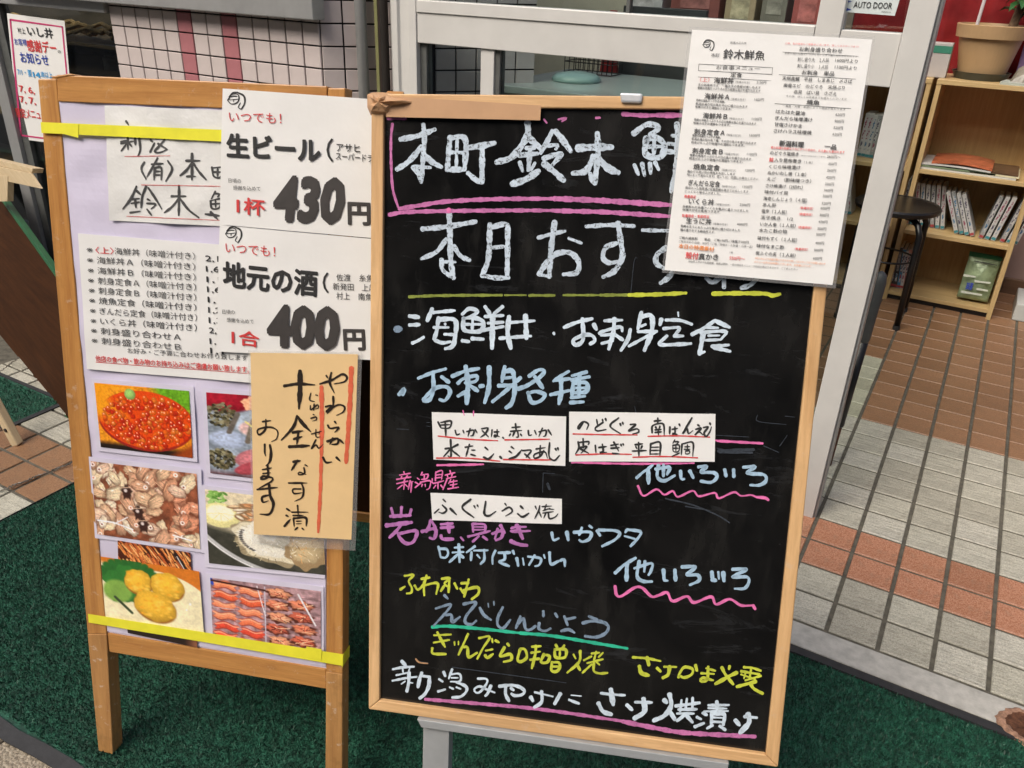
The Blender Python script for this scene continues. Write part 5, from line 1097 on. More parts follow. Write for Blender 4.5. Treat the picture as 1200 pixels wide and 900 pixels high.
wA_ = tilewall('tiled_wall', (CX0 - 14 * .0597, CY0), (1, 0), 14, 0, 2.6, (.82, 1.13), (5, 8), label='pale tiled wall with two rose tile columns behind the menu stand')
wB_ = tilewall('tiled_pier', (CX0, CY0), (.70, .714), 4, 0, 2.6, (.82, 1.16), (), .0585, 'narrow angled tiled pier between the rose striped wall and the grey downpipe')
# grey framed sign hung over the tiles
c = onY((367, 24), .255)
sg = empty('hanging_sign', V(c[0] - .5, .28, c[2]), 'grey aluminium framed white sign fixed on the tiled wall, only its lower edge showing', 'sign')
zb = c[2]; xr = c[0]; xl = -2.62
abox('frame_rail', (xl, .255, zb), (xr, .300, zb + .052), ALUD, sg, .003)
abox('frame_stile', (xr - .045, .256, zb + .052), (xr - .001, .300, zb + .6), ALUD, sg, .003); abox('frame_stile', (xl, .256, zb + .052), (xl + .045, .300, zb + .6), ALUD, sg, .003)
abox('frame_rail', (xl, .255, zb + .6), (xr, .300, zb + .652), ALUD, sg, .003)
abox('sign_face', (xl + .045, .270, zb + .052), (xr - .045, .298, zb + .6), mat('white_sign_panel', (.72, .72, .70), .4, .05, 6, 0, .05), sg, 0)

# display window at the far left
win = empty('display_window', V(-2.6, .32, 0), 'grey aluminium framed display window behind the magenta bordered poster', 'window')
xa = onY((2.5, 112), .30)[0]; xb = onY((14, 112), .30)[0]; xc = onY((22, 112), .30)[0]; zt = onY((60, 9), .30)[2]
abox('stile', (xa, .285, 0), (xb, .335, 2.2), ALUD, win, .002); abox('gasket', (xb, .300, 0), (xc, .335, zt), mat('dark_grey_gasket', (.10, .105, .10), .5, .2, 30, 0, .1), win, 0)
abox('head_rail', (xb, .287, zt), (CX0 - 14 * .0597 - .001, .335, zt + .10), ALUD, win, .002); abox('sill_rail', (xc, .290, .0), (CX0 - 14 * .0597 - .001, .335, .07), ALUD, win, .002)
abox('pane', (xc, .312, .07), (CX0 - 14 * .0597 - .001, .316, zt), GLASS, win, 0)
abox('pane', (xa - .9, .312, .02), (xa, .316, 2.2), GLASS, win, 0)
abox('upper_pane', (xc, .312, zt + .101), (CX0 - 14 * .0597 - .001, .316, 2.2), GLASS, win, 0)
DARKB = mat('dark_brown_board', (.07, .05, .035), .6, .3, 8, 0, .1)
dis = empty('display_case', V(-2.55, .6, 0), 'dark interior shelf unit behind the display window glass', 'shelf')
abox('back_panel', (-3.9, .80, 0), (-2.2, .82, 1.25), DARKB, dis, 0); 
for z in (.35, .62, .80): abox('shelf', (-3.8, .42, z), (-2.21, .79, z + .016), wood('dark_shelf_wood', (.10, .06, .03), (.17, .11, .06), .5), dis, .001, X3)
abox('side_panel', (-2.2, .34, 0), (-2.185, .82, 2.2), DARKB, dis, 0)
STRAW = mat('golden_straw', (.46, .27, .09), .6, .55, 60, 0, .6, bdist=.004)
mb = MB()
for k in range(46):
    x0 = -3.1 + .02 * k; y0 = .48 + rng.uniform(-.04, .05); z0 = .925 + rng.uniform(0, .03)
    mb.tube([V(x0, y0, z0), V(x0 + .05, y0 + .02, z0 + .012 + rng.uniform(0, .01)), V(x0 + .12, y0 + rng.uniform(-.02, .03), z0 + rng.uniform(-.006, .01))], .007, 6)
tag(mb.build('straw_bundle', STRAW), 'bundle of golden brown straw on the top shelf inside the display window', 'straw')
abox('shelf', (-3.8, .42, .905), (-2.21, .79, .917), MATS.get('dark_shelf_wood'), dis, .001, X3)
for k, (px_, pz, w_, h_, cc) in enumerate(((-2.42, .816, .07, .045, (.20, .19, .17)), (-2.33, .816, .05, .06, (.10, .10, .09)), (-2.55, .816, .06, .05, (.16, .13, .10)), (-2.40, .636, .10, .10, (.05, .05, .05)), (-2.58, .636, .09, .12, (.10, .09, .08)), (-2.28, .636, .05, .09, (.22, .21, .20)))):
    m_ = mat('tin_%d' % k, cc, .35, .4, 50, .2, .2); mb = MB(); mb.lathe((px_, .55, pz), [(0, 0), (w_ / 2, 0), (w_ / 2, h_ * .8), (w_ * .38, h_ * .9), (w_ * .38, h_), (0, h_)], 18)
    words = ('grey tin on the upper inner shelf beside the black tin', 'black tin on the upper inner shelf nearest the tiled wall', 'brown tin on the upper inner shelf behind the poster edge', 'wide black pot on the lower inner shelf of the display', 'tall grey brown pot on the lower inner shelf behind the poster', 'slim pale grey pot on the lower inner shelf nearest the tiled wall')[k]
    tag(mb.build('display_pot', m_, smooth=False), words, 'pot')
# handwritten poster on the glass
SW = Surf(V(0, .300, 0), V(0, -1, 0), X3)
pst = sheet('window_poster', SW, [(8, 15.5), (75.5, 24.5), (89, 171), (23.5, 163)], PAPER, .0006, 4, 4); tag(pst, 'white handwritten poster with a magenta border taped to the display window', 'poster')
SWp = SW.off(.0006); mb = MB()
bd = [(11.8, 23), (73, 31.2), (84.5, 165), (25.5, 157.5)]
bd = [(12, 23), (73, 31.5), (85.5, 166.5), (24.5, 158.5)]
for a, b_ in zip(bd, bd[1:] + bd[:1]): ribbon(mb, SWp, [a, b_], 2.0, .0003, curved=False)
mb.build('magenta_border', MAGINK, pst)
Wz = (0, 10, 5.45)
def TW(m_, t, x0, y0, x1, y1, h, bold=.01): text(m_, SWp, t, x0 / 5.45, 10 + y0 / 5.45, x1 / 5.45, 10 + y1 / 5.45, h, bold)
k_, r_, b_, c_ = MB(), MB(), MB(), MB()
TW(k_, 'いし井', 182, 172, 345, 192, 10, .02); TW(k_, '村上', 118, 158, 165, 162, 6); TW(k_, 'の', 372, 284, 392, 287, 3.5)
TW(b_, 'お客様', 98, 232, 178, 240, 7); TW(b_, 'お知らせ', 138, 345, 318, 366, 11, .016)
TW(r_, '感謝デー', 182, 272, 368, 292, 12, .02); TW(r_, '7, 6,', 128, 530, 225, 545, 8.5, .02); TW(r_, '7, 7,', 132, 598, 232, 612, 8.5, .02); TW(r_, '限定メニュー', 112, 695, 300, 712, 9.5, .018)
TW(c_, '7/1・夏', 118, 425, 210, 436, 7); TW(c_, '14', 216, 438, 262, 442, 7, .04); TW(c_, '歳以上', 266, 438, 340, 445, 6)
k_.build('black_lettering', INK, pst); r_.build('red_lettering', REDINK, pst); b_.build('blue_lettering', BLUEINK, pst); c_.build('light_blue_lettering', CYANINK, pst)

# downpipe, slim olive profile
pc = onY((434.5, 60), .395); mb = MB(); mb.tube([V(pc[0], .36, 0), V(pc[0], .36, 2.5)], .0150, 16)
tag(mb.build('downpipe', ALUD, smooth=True), 'slim grey vertical pipe between the tiled pier and the sliding door', 'pipe')
pc = onY((444, 60), .37); pol = empty('edge_profile', V(pc[0], .37, 0), 'slim olive and dark edge profile beside the grey pipe', 'trim')
abox('olive_strip', (pc[0] - .0085, .366, 0), (pc[0] + .002, .400, 2.5), mat('olive_plastic', (.20, .20, .09), .35, .1, 30, 0, .05), pol, .001)
abox('dark_strip', (pc[0] + .002, .367, 0), (pc[0] + .009, .400, 2.5), mat('dark_brown_plastic', (.035, .025, .02), .4, .1, 30, 0, .05), pol, .001)

# ---------------------------------------------------------------- sliding door front
YD = .395
def dx(px, py): return onY((px, py), YD)[0]
def dz(px, py): return onY((px, py), YD)[2]
door = empty('sliding_door', V(-.5, YD, 0), 'pale aluminium automatic sliding door front with glass panes, behind the blackboard', 'door')
xL0 = dx(457, 60); xL1 = dx(489.5, 60); zr0 = 1.0175; zr1 = 1.117
xs0_, xs1_ = dx(958.5, 20), dx(988.5, 20)      # meeting stile
xj0, xj1 = .041, .092
mb = MB()                                     # column with rounded nose
prof = [(xL0, YD + .05), (xL0, YD + .006), (xL0 + .010, YD - .004), (xL0 + .03, YD - .006), (xL0 + .034, YD + .002), (xL1 - .028, YD + .002), (xL1 - .024, YD - .006), (xL1, YD - .006), (xL1, YD + .05)]
mb.prism([V(x, y, 0) for x, y in prof], V(0, 0, 2.3)); mb.build('door_post', ALU, door, bevel=.0015)
abox('mid_rail', (xL1 + .001, YD - .002, zr0), (xs0_ - .001, YD + .038, zr1), ALU, door, .0015)
abox('rail_bead', (xL1 + .002, YD - .006, zr1 - .028), (xs0_ - .001, YD + .001, zr1 - .001), ALU, door, .001)
abox('mid_rail', (xs1_ + .001, YD - .001, zr0 - .002), (xj0 - .001, YD + .038, zr1 - .004), ALU, door, .0015)
abox('meeting_stile', (xs0_, YD - .004, zr0 - .001), (xs1_, YD + .04, 2.1), ALU, door, .0015); abox('meeting_stile', (xs0_, YD - .004, 0.0), (xs1_, YD + .04, zr0 - .002), ALU, door, .0015)
abox('jamb', (xj0, YD - .008, 0.001), (xj1, YD + .045, 2.1), ALU, door, .002); abox('jamb_lip', (xj1 + .0005, YD + .002, 0.001), (xj1 + .006, YD + .040, 2.1), ALUD, door, .001)
mx0, mx1, mx2 = dx(562, 84), dx(577.5, 84), dx(583, 84)
abox('lower_mullion', (mx0, YD + .004, .08), (mx1, YD + .036, zr0), ALU, door, .0015); abox('gasket', (mx1, YD + .010, .08), (mx2, YD + .036, zr0), MATS['dark_grey_gasket'], door, 0)
abox('gasket', (xL1 + .001, YD + .010, .08), (xL1 + .020, YD + .036, zr0), MATS['dark_grey_gasket'], door, 0)
abox('bottom_rail', (xL1 + .001, YD - .002, .001), (xs0_ - .001, YD + .038, .08), ALU, door, .0015); abox('bottom_rail', (xs1_ + .001, YD - .002, .001), (xj0 - .001, YD + .038, .08), ALU, door, .0015)
abox('pane', (xL1 + .02, YD + .018, .08), (mx0, YD + .023, zr0), GLASS, door, 0); abox('pane', (mx2, YD + .018, .08), (xs0_, YD + .023, zr0), GLASS, door, 0)
abox('pane', (xs1_, YD + .018, .08), (xj0, YD + .023, zr0 - .003), GLASS, door, 0)
xm = dx(733, 10)
abox('upper_pane', (xL1, YD + .018, zr1), (xm - .004, YD + .023, 2.1), GLASS, door, 0); abox('upper_pane', (xm + .004, YD + .018, zr1), (xs0_, YD + .023, 2.1), GLASS, door, 0)
abox('pane_joint', (xm - .004, YD + .012, zr1), (xm + .004, YD + .03, 2.1), MATS['dark_grey_gasket'], door, 0)
abox('upper_pane', (xs1_, YD + .018, zr1 - .004), (xj0, YD + .023, 2.1), GLASS, door, 0)
abox('head_rail', (xL0, YD - .01, 2.101), (1.28, YD + .06, 2.25), ALU, door, .002)
abox('far_jamb', (1.20, YD - .008, 0.001), (1.28, YD + .045, 2.1), ALU, door, .002)
# AUTO DOOR sticker
SD = Surf(V(0, YD + .017, 0), V(0, -1, 0), X3)
stk = sheet('door_sticker', SD, [(984, -8), (1054.5, -1), (1048.5, 18.5), (989.5, 14)], mat('white_vinyl', (.62, .68, .68), .35, .03, 20, 0, .05), .0004, 2, 2); tag(stk, 'white AUTO DOOR sticker on the upper glass of the door', 'sticker')
mb = MB(); text(mb, SD, 'AUTO DOOR', 900 + 400 / 4, 35 / 4, 900 + 580 / 4, 42 / 4, 7.4, .012, em=.73); text(mb, SD, 'NABCO', 900 + 533 / 4, 57 / 4, 900 + 575 / 4, 60 / 4, 1.6, em=.73); mb.build('lettering', INK, stk)
mb = MB()
for q in ([(990, 8), (998, 11.5), (990, 13)], [(990, 1), (999, 1.5), (991, 3.8)]): mb.add([SD.P(p, .0004) for p in q], [(0, 1, 2)])
mb.build('blue_arrow', BLUEINK, stk)
# wall over and beside the front
UP = mat('beige_rendered_wall', (.42, .40, .36), .8, .1, 12, 0, .3)
fw = empty('facade', V(0, .5, 2.6), 'plain beige shop wall around the door, beyond the picture edge', 'wall')
abox('wall', (1.281, .36, 0), (4.0, .62, 2.6), UP, fw, 0); abox('wall', (-4.4, .30, 0), (xa - .901, .62, 2.6), UP, fw, 0)
abox('wall', (xa - .9, .32, 2.201), (CX0 - 14 * .0597 - .002, .62, 2.6), UP, fw, 0)

# ---------------------------------------------------------------- room behind
PINKW = mat('dusty_pink_interior_wall', (.36, .25, .22), .7, .08, 8, 0, .1)
room = empty('interior_wall', V(0, 2.6, 0), 'dusty pink interior wall behind the bookshelves', 'wall')
abox('wall', (-1.7, 2.56, 0), (3.2, 2.66, 1.75), PINKW, room, 0); abox('skirting', (.43, 2.54, 0), (3.2, 2.56, .07), wood('dark_skirting', (.13, .07, .04), (.2, .12, .07), .5), room, .002, X3)
abox('side_wall', (-1.75, .83, 0), (-1.70, 2.56, 1.3), PINKW, room, 0); abox('side_wall', (2.6, .63, 0), (2.66, 2.56, 1.3), PINKW, room, 0)
CEIL = mat('off_white_ceiling', (.5, .49, .46), .8, .05, 6, 0, .05)
tilewall('tile_reflection_wall', (xL1 - .02, .50), (.62, .785), 5, .0, 1.5, (.86, 1.03), (), .0585, 'grey tiled wall built in place of the tile reflection in the lower left pane')  # built as geometry for the tiled pier mirrored in the door glass
# counter and its things behind the lower pane
TEAL = mat('pale_teal_plastic', (.30, .44, .41), .35, .08, 14, 0, .1); GREYC = mat('blue_grey_laminate', (.24, .28, .28), .35, .08, 10, 0, .05)
cnt_ = empty('counter', V(-.6, .9, 0), 'grey teal counter top just behind the lower door pane', 'counter')
abox('worktop', (-1.02, .62, .885), (-.36, 1.12, .905), mat('glass_green_worktop', (.50, .56, .53), .15, .05, 10, 0, .02), cnt_, .003)
abox('cabinet', (-1.0, .64, 0), (-.38, 1.10, .884), GREYC, cnt_, .002)
mb = MB(); a = onY((528, 100), .60); mb.lathe((a[0] + .01, .66, .906), [(0, 0), (.055, 0), (.075, .055), (.083, .060), (.083, .068), (.070, .068), (.062, .01), (0, .008)], 28)
tag(mb.build('plastic_tub', TEAL, smooth=True), 'pale teal plastic tub on the counter behind the lower left pane', 'tub')
mb = MB(); a = onY((524, 64), .62)
hd = V(a[0], .62, a[2])
mb.tube([hd + V(-.012, 0, .028), hd + V(-.008, 0, .0), hd + V(.0, 0, -.018), hd + V(.018, 0, -.035), hd + V(.034, 0, -.055), hd + V(.038, 0, -.075), hd + V(.040, 0, 0.906 - hd[2])], [.013, .017, .014, .007, .005, .0035, .0035], 12)
tag(mb.build('shower_tap', mat('grey_green_tap', (.15, .21, .19), .35, .1, 20, .1, .05), smooth=True), 'grey green spray tap on a thin hose in front of the inner tiles', 'tap')
a = onY((675, 95), .85); mb = MB(); mb.lathe((a[0], .85, .906), [(0, 0), (.070, 0), (.072, .008), (.060, .018), (.03, .024), (0, .025)], 28)
tag(mb.build('round_lid', TEAL, smooth=True), 'round teal domed lid lying on the counter', 'lid')
mb = MB(); a = onY((662, 70), 1.02); b2 = onY((716, 92), 1.02)
x0_, x1_ = a[0], b2[0]; za_, zb_ = .907, 1.03
for k in range(11):
    x = x0_ + (x1_ - x0_) * k / 10; mb.tube([V(x, 1.02, za_), V(x, 1.02, zb_)], .0014, 5); mb.tube([V(x, 1.10, za_), V(x, 1.10, zb_)], .0014, 5)
for k in range(5):
    z = za_ + (zb_ - za_) * k / 4 + .0005; mb.tube([V(x0_, 1.018, z), V(x1_, 1.018, z)], .0016, 5); mb.tube([V(x0_, 1.102, z), V(x1_, 1.102, z)], .0016, 5); mb.tube([V(x0_, 1.018, z), V(x0_, 1.102, z)], .0016, 5); mb.tube([V(x1_, 1.018, z), V(x1_, 1.102, z)], .0016, 5)
tag(mb.build('wire_basket', BLACKM), 'black wire basket standing on the counter beside the red cone', 'basket')
REDP = mat('red_plastic', (.42, .03, .025), .4, .1, 20, 0, .05)
cone = empty('traffic_cone', V(0, 0, 0), 'small red cone behind the lower pane between basket and dark panel', 'cone')
a = onY((713, 90), 1.20); cone.location = (a[0], 1.20, 0.55); cone['_o'] = (float(a[0]), 1.20, .55)
mb = MB(); mb.lathe((a[0], 1.2, .562), [(.070, 0), (.012, .50), (.012, .52), (0, .52)], 24); mb.build('cone_body', REDP, cone, smooth=True); abox('cone_base', (a[0] - .09, 1.11, .55), (a[0] + .09, 1.29, .562), REDP, cone, .002)
a = onY((602, 70), 1.15); mb = MB(); mb.tube([V(a[0], 1.15, 0), V(a[0], 1.15, 1.15)], .006, 8); tag(mb.build('red_pole', REDP), 'thin red pole in front of the beige panel behind the door glass', 'pole')
abox_ = abox('beige_panel', (onY((606, 80), 1.3)[0], 1.30, 0), (onY((728, 80), 1.3)[0], 1.33, 1.12), mat('beige_board', (.74, .70, .55), .6, .08, 14, 0, .1)); tag(abox_, 'beige board standing behind the counter, seen through the lower pane', 'board')
o = abox('dark_panel', (onY((724, 85), 1.15)[0], 1.15, 0), (onY((818, 95), 1.15)[0], 1.17, 1.10), mat('charcoal_board', (.05, .05, .052), .5, .2, 14, 0, .1)); tag(o, 'charcoal grey board behind the counter, beside the red cone', 'board')
abox('cone_shelf', (onY((606, 80), 1.3)[0], 1.104, .530), (-.03, 1.149, .549), GREYC, cnt_, .001) if False else None
tag(abox('low_stand', (onY((690, 85), 1.2)[0], 1.175, 0), (onY((735, 85), 1.2)[0] - .0, 1.295, .549), GREYC), 'low grey stand carrying the red cone behind the counter', 'stand')
# cabinet with boxes seen through the upper panes
cab = empty('cabinet', V(-.7, 1.7, 0), 'dark brown cabinet behind the upper door panes, boxes standing on it', 'cabinet')
abox('body', (-1.65, 1.45, 0), (-.30, 1.85, .99), DARKB, cab, .002)
abox('back_screen', (-1.65, 1.9, 0), (-.30, 1.92, 1.6), mat('grey_brown_screen', (.15, .125, .10), .6, .2, 5, 0, .1), cab, 0)
bx = [(-1.62, .10, .18, (.30, .27, .20), 'grey beige carton, at the tiled wall end of the brown cabinet'), (-1.50, .06, .24, (.12, .13, .10), 'dark green carton, beside the grey beige one on the brown cabinet'), (-1.40, .12, .20, (.24, .17, .10), 'brown carton between the dark green and the slim dark red ones'), (-1.25, .05, .25, (.30, .06, .05), 'slim dark red carton between two brown ones on the cabinet'),
      (-1.17, .13, .17, (.20, .17, .14), 'taupe carton between slim dark red and pale grey ones on the cabinet'), (-1.01, .15, .23, (.42, .43, .43), 'large pale grey carton on the brown cabinet'), (-.83, .17, .25, (.20, .07, .06), 'broad maroon carton on the brown cabinet'), (-.64, .10, .19, (.34, .27, .17), 'tan carton next to the broad maroon one'), (-.52, .08, .24, (.17, .16, .13), 'olive grey carton between the tan and red ones on the cabinet'), (-.42, .09, .20, (.32, .08, .07), 'bright red carton at the far end of the brown cabinet')]
for k, (x, w_, h_, cc, lb) in enumerate(bx):
    e = empty('carton', V(x + w_ / 2, 1.55, .99), lb, 'box')
    abox('box_body', (x, 1.49, .9905), (x + w_, 1.62, .99 + h_), mat('carton_%d' % k, tuple(min(.8, q * 1.5) for q in cc), .5, .25, 9, 0, .1), e, .002)
    abox('printed_label', (x + w_ * .2, 1.4885, .99 + h_ * .4), (x + w_ * .8, 1.4895, .99 + h_ * .75), mat('carton_label_%d' % k, tuple(min(.6, q * 1.8 + .05) for q in cc), .5, .4, 40, 0, 0), e, 0)

# ---------------------------------------------------------------- bookshelves
def bookshelf(x0, x1, label, back=BIRCH):
    e = empty('bookshelf', V((x0 + x1) / 2, 2.15, 0), label, 'bookshelf')
    t = .017; y0, y1, H_ = 2.15, 2.42, .874
    abox('side_panel', (x0, y0, 0), (x0 + t, y1, H_ - t), BIRCH, e, .001, Z3); abox('side_panel', (x1 - t, y0, 0), (x1, y1, H_ - t), BIRCH, e, .001, Z3)
    abox('top_board', (x0 - .001, y0 - .002, H_ - t), (x1 + .001, y1, H_), BIRCH, e, .001, X3)
    for z in (.044, .304, .545): abox('shelf', (x0 + t, y0 + .003, z - .016), (x1 - t, y1 - .006, z), BIRCH, e, .001, X3)
    abox('back_panel', (x0 + t, y1 - .006, .02), (x1 - t, y1, H_ - t), wood('shelf_back_wood', (.42, .26, .10), (.52, .34, .15), .5, .4), e, 0, Z3)
    abox('plinth', (x0 + t, y0 + .02, 0), (x1 - t, y0 + .03, .027), BLACKM, e, 0); return e
bookshelf(.001, .408, 'pale wooden bookshelf in the open doorway holding comics, magazines and a green pouch')
bookshelf(-.425, -.016, 'pale wooden bookshelf mostly hidden behind the aluminium door jamb and menu sheet')
def book(pos, w_, h_, d_, lean, cols, label, group='comics on the wooden shelves'):
    """upright book: pos = front lower corner x, y, z ; lean in radians to the left positive"""
    e = empty('comic_book', V(*pos), label, 'book', group)
    e.rotation_euler = (0, -lean, 0)
    pr = e
    def lb(nm, a, b, m, bev=0):
        mb = MB(); mb.box(a, b); o = mb.build(nm, m, None, origin=V(0, 0, 0), bevel=bev); o.parent = pr; o.location = (0, 0, 0); return o
    lb('cover', (0, 0, 0), (w_, d_, h_), cols[0], .0012)
    lb('page_block', (.0012, .003, h_ + .0002), (w_ - .0012, d_ - .001, h_ + .0012), PAPER)
    lb('title_print', (w_ * .22, -.0004, h_ * .42), (w_ * .78, -.0001, h_ * .92), cols[1]); lb('author_print', (w_ * .3, -.0004, h_ * .16), (w_ * .7, -.0001, h_ * .36), cols[2]); lb('foot_band', (w_ * .05, -.0005, h_ * .02), (w_ * .95, -.0001, h_ * .08), cols[3])
    return e
def spineprint(name, c, c2):
    m, nt, b = newmat(name); v = coords(nt, 'Object', (160, 1, 120)); vo = nt.nodes.new('ShaderNodeTexVoronoi'); L(nt, v, vo.inputs['Vector']); vo.inputs['Scale'].default_value = 1.0
    L(nt, ramp(nt, vo.outputs['Distance'], [(.42, c), (.5, c2)]), b.inputs['Base Color']); b.inputs['Roughness'].default_value = .35; return m
SPW = mat('white_book_cover', (.50, .50, .49), .35, .06, 30, 0, .05); SPG = mat('grey_book_cover', (.30, .31, .31), .35, .06, 30, 0, .05); SPD = mat('black_book_cover', (.03, .03, .035), .3, .1, 30, 0, .05)
P1 = spineprint('dark_title_print', (.06, .05, .10), (.5, .5, .49)); P2_ = spineprint('maroon_title_print', (.25, .04, .09), (.48, .46, .46)); P3_ = spineprint('blue_title_print', (.05, .15, .28), (.5, .5, .5)); P4 = mat('teal_foot_band', (.04, .22, .26), .4, .1, 30, 0, 0); P5 = mat('red_foot_band', (.35, .05, .06), .4, .1, 30, 0, 0)
NUM = ['first', 'second', 'third', 'fourth', 'fifth', 'sixth', 'seventh', 'eighth', 'ninth']
def cluster(pxs, ybase, Y, z, lean, n, w_, h_, where, side='left', step=None):
    a = onY((pxs[0], ybase), Y); b_ = onY((pxs[1], ybase), Y)
    for k in range(n):
        x = a[0] + (b_[0] - a[0]) * k / max(1, n)
        c0 = [SPW, SPW, SPW, SPG][(k * 7 + n) % 4]; cc = [(P1, P2_, P4), (P2_, P1, P4), (P3_, P1, P4), (P1, P3_, P5), (P2_, P3_, P4)][(k * 3 + n) % 5]
        book((x, Y + rng.uniform(-.004, .006), z + .0006 + max(0, lean) * 0), w_, h_ + rng.uniform(-.003, .004), .11, lean, (c0, cc[0], cc[1], cc[2]), 'slim comic, %s from the jamb in %s' % (NUM[k], where))
cluster((1119, 1145), 272, 2.20, .3045 , .42, 4, .0148, .170, 'the four slanting towards the jamb, middle shelf')
cluster((1147, 1170), 276, 2.19, .3045 + .0025, -.17, 3, .0158, .172, 'the first trio slanting away, middle shelf')
cluster((1172, 1196), 280, 2.19, .3045 + .0025, -.20, 3, .0158, .165, 'the last trio by the side panel')
cluster((1060, 1110), 262, 2.24, .3045, .20, 8, .0150, .172, 'the eight behind the black stool seat')
cluster((1004, 1034), 181, 2.24, .5455, .0, 6, .0165, .165, 'the upright row of the hidden bookshelf')
cluster((962, 996), 262, 2.24, .3045, .22, 7, .0150, .165, 'the slanting low row of the hidden bookshelf')
for k, (px_, cc, lb) in enumerate(((1040, SPD, 'thick black book on the bottom shelf, nearest the side panel'), (1045, SPD, 'black book beside the thick one, low behind the stool leg'), (1050, mat('blue_cover', (.05, .20, .36), .35, .1, 30, 0, .05), 'blue book low in the shelf behind the stool leg'), (1053.5, SPW, 'white book between blue and faded red ones on the bottom shelf'), (1057, mat('red_white_cover', (.45, .20, .16), .35, .2, 30, 0, .05), 'faded red book beside the white one on the bottom shelf'))):
    a = onY((px_, 340), 2.20); book((a[0], 2.20, .0445), (.019, .016, .014, .013, .014)[k], (.175, .17, .165, .16, .168)[k], .12, .08, (cc, P1 if cc != SPD else mat('grey_spine_print', (.25, .25, .25), .4, .5, 90, 0, 0), P2_ if cc != SPD else P3_, P5), lb, 'books on the bottom shelf')
# magazines lying on the upper shelf
mags = [((1074, 203), (1188, 219), .0, .007, (.60, .60, .56), 'white edged magazine at the bottom of the pile on the upper shelf'), ((1076, 197), (1165, 210), .0085, .006, (.20, .26, .16), 'dark green magazine second from the bottom of the pile'), ((1075, 193), (1160, 206), .0155, .006, (.62, .62, .60), 'white magazine in the middle of the pile on the upper shelf'), ((1092, 190), (1162, 202), .0225, .009, (.45, .13, .06), 'orange red magazine curling on top of the pile'), ((1134, 208), (1192, 216), .0080, .006, (.70, .66, .45), 'cream magazine sticking out at the side of the pile'), ((1162, 202), (1192, 210), .0150, .006, (.12, .07, .04), 'dark brown magazine at the end of the pile, beyond the orange one')]
for k, (p, q, dz_, th, cc, lb) in enumerate(mags):
    a = onY(p, 2.17); b_ = onY(q, 2.17); n_ = 10; mb = MB(); z0 = .5455 + dz_
    f = []; curl = (0, 0, .004, .010, 0, 0)[k]
    for i in range(n_ + 1):
        t = i / n_; x = a[0] + (b_[0] - a[0]) * t; z = z0 + curl * math.sin(t * math.pi) - (curl * .0)
        f.append((x, z))
    poly = [V(x, 2.165, z) for x, z in f] + [V(x, 2.165, z + th) for x, z in f[::-1]]
    for i in range(n_):
        x0, z0_ = f[i]; x1, z1_ = f[i + 1]
        mb.hexa([V(x0, 2.165, z0_), V(x1, 2.165, z1_), V(x1, 2.165, z1_ + th), V(x0, 2.165, z0_ + th), V(x0, 2.36, z0_), V(x1, 2.36, z1_), V(x1, 2.36, z1_ + th), V(x0, 2.36, z0_ + th)])
    tag(mb.build('magazine', mat('magazine_%d' % k, cc, .3, .4 if k in (3, 5) else .12, 26, 0, .05)), lb, 'magazine', 'magazines piled on the upper shelf')
# green pouch
pe = empty('green_pouch', V(.25, 2.2, .045), 'green and silver foil pouch leaning back on the bottom shelf', 'pouch')
SPo = Surf(onY((1138, 350), 2.20), V(0, -1, .22), X3)
qP = [(1136.5, 298), (1174, 304.5), (1157, 354.5), (1121, 347.5)]
def pouchmesh(name, q, m, lift, bul, parent, th=0.0):
    vs, fs = quadgrid(SPo, q, 10, 12, lift); vs2 = []
    for i, p in enumerate(vs):
        u_, v_ = (i % 11) / 10, (i // 11) / 12; vs2.append(p + SPo.n * bul * math.sin(math.pi * u_) * (math.sin(math.pi * min(1, v_ * 1.0)) ** .6) + SPo.n * bul * .08 * math.sin(u_ * 19 + v_ * 11))
    mb = MB(); mb.add(vs2, fs)
    if th: 
        vb = [p - SPo.n * th for p in vs]; mb.add(vb, [f[::-1] for f in fs])
        ring = [i for i in range(11)] + [(j + 1) * 11 - 1 for j in range(1, 13)] + [12 * 11 + i for i in range(9, -1, -1)] + [j * 11 for j in range(11, 0, -1)]
        mb.f += [(a, a + len(vs), b + len(vs), b) for a, b in zip(ring, ring[1:] + ring[:1])]; mb.m += [0] * len(ring)
    return mb.build(name, m, parent, smooth=True)
pouchmesh('pouch_body', qP, mat('sage_green_foil', (.25, .32, .19), .28, .3, 22, .15, .5, bdist=.006), 0, .022, pe, .012)
sheet('zip_band', SPo, [(1136.5, 294), (1175.5, 301), (1174, 306), (1135.5, 299.5)], mat('dark_green_band', (.02, .12, .04), .3, .1, 30, 0, .05), .004, 6, 1, pe, .004)
mb = MB(); text(mb, SPo, '抹茶', 1131, 338, 1139, 339.5, 8, .05, lift=.027); mb.build('blue_print', BLUEINK, pe)
mb = MB()
for q in ([(1130, 322), (1143, 324)], [(1143, 329), (1160, 331)], [(1127, 341), (1150, 345)], [(1145, 338), (1157, 340)]): ribbon(mb, SPo, list(q), 2.4, .0265)
mb.build('white_print', mat('pouch_white_print', (.55, .58, .5), .35, .2, 200, 0, 0), pe)
mb = MB(); ribbon(mb, SPo, [(1142, 305.5), (1168, 310.5)], 1.2, .022); mb.build('black_print', INK, pe)
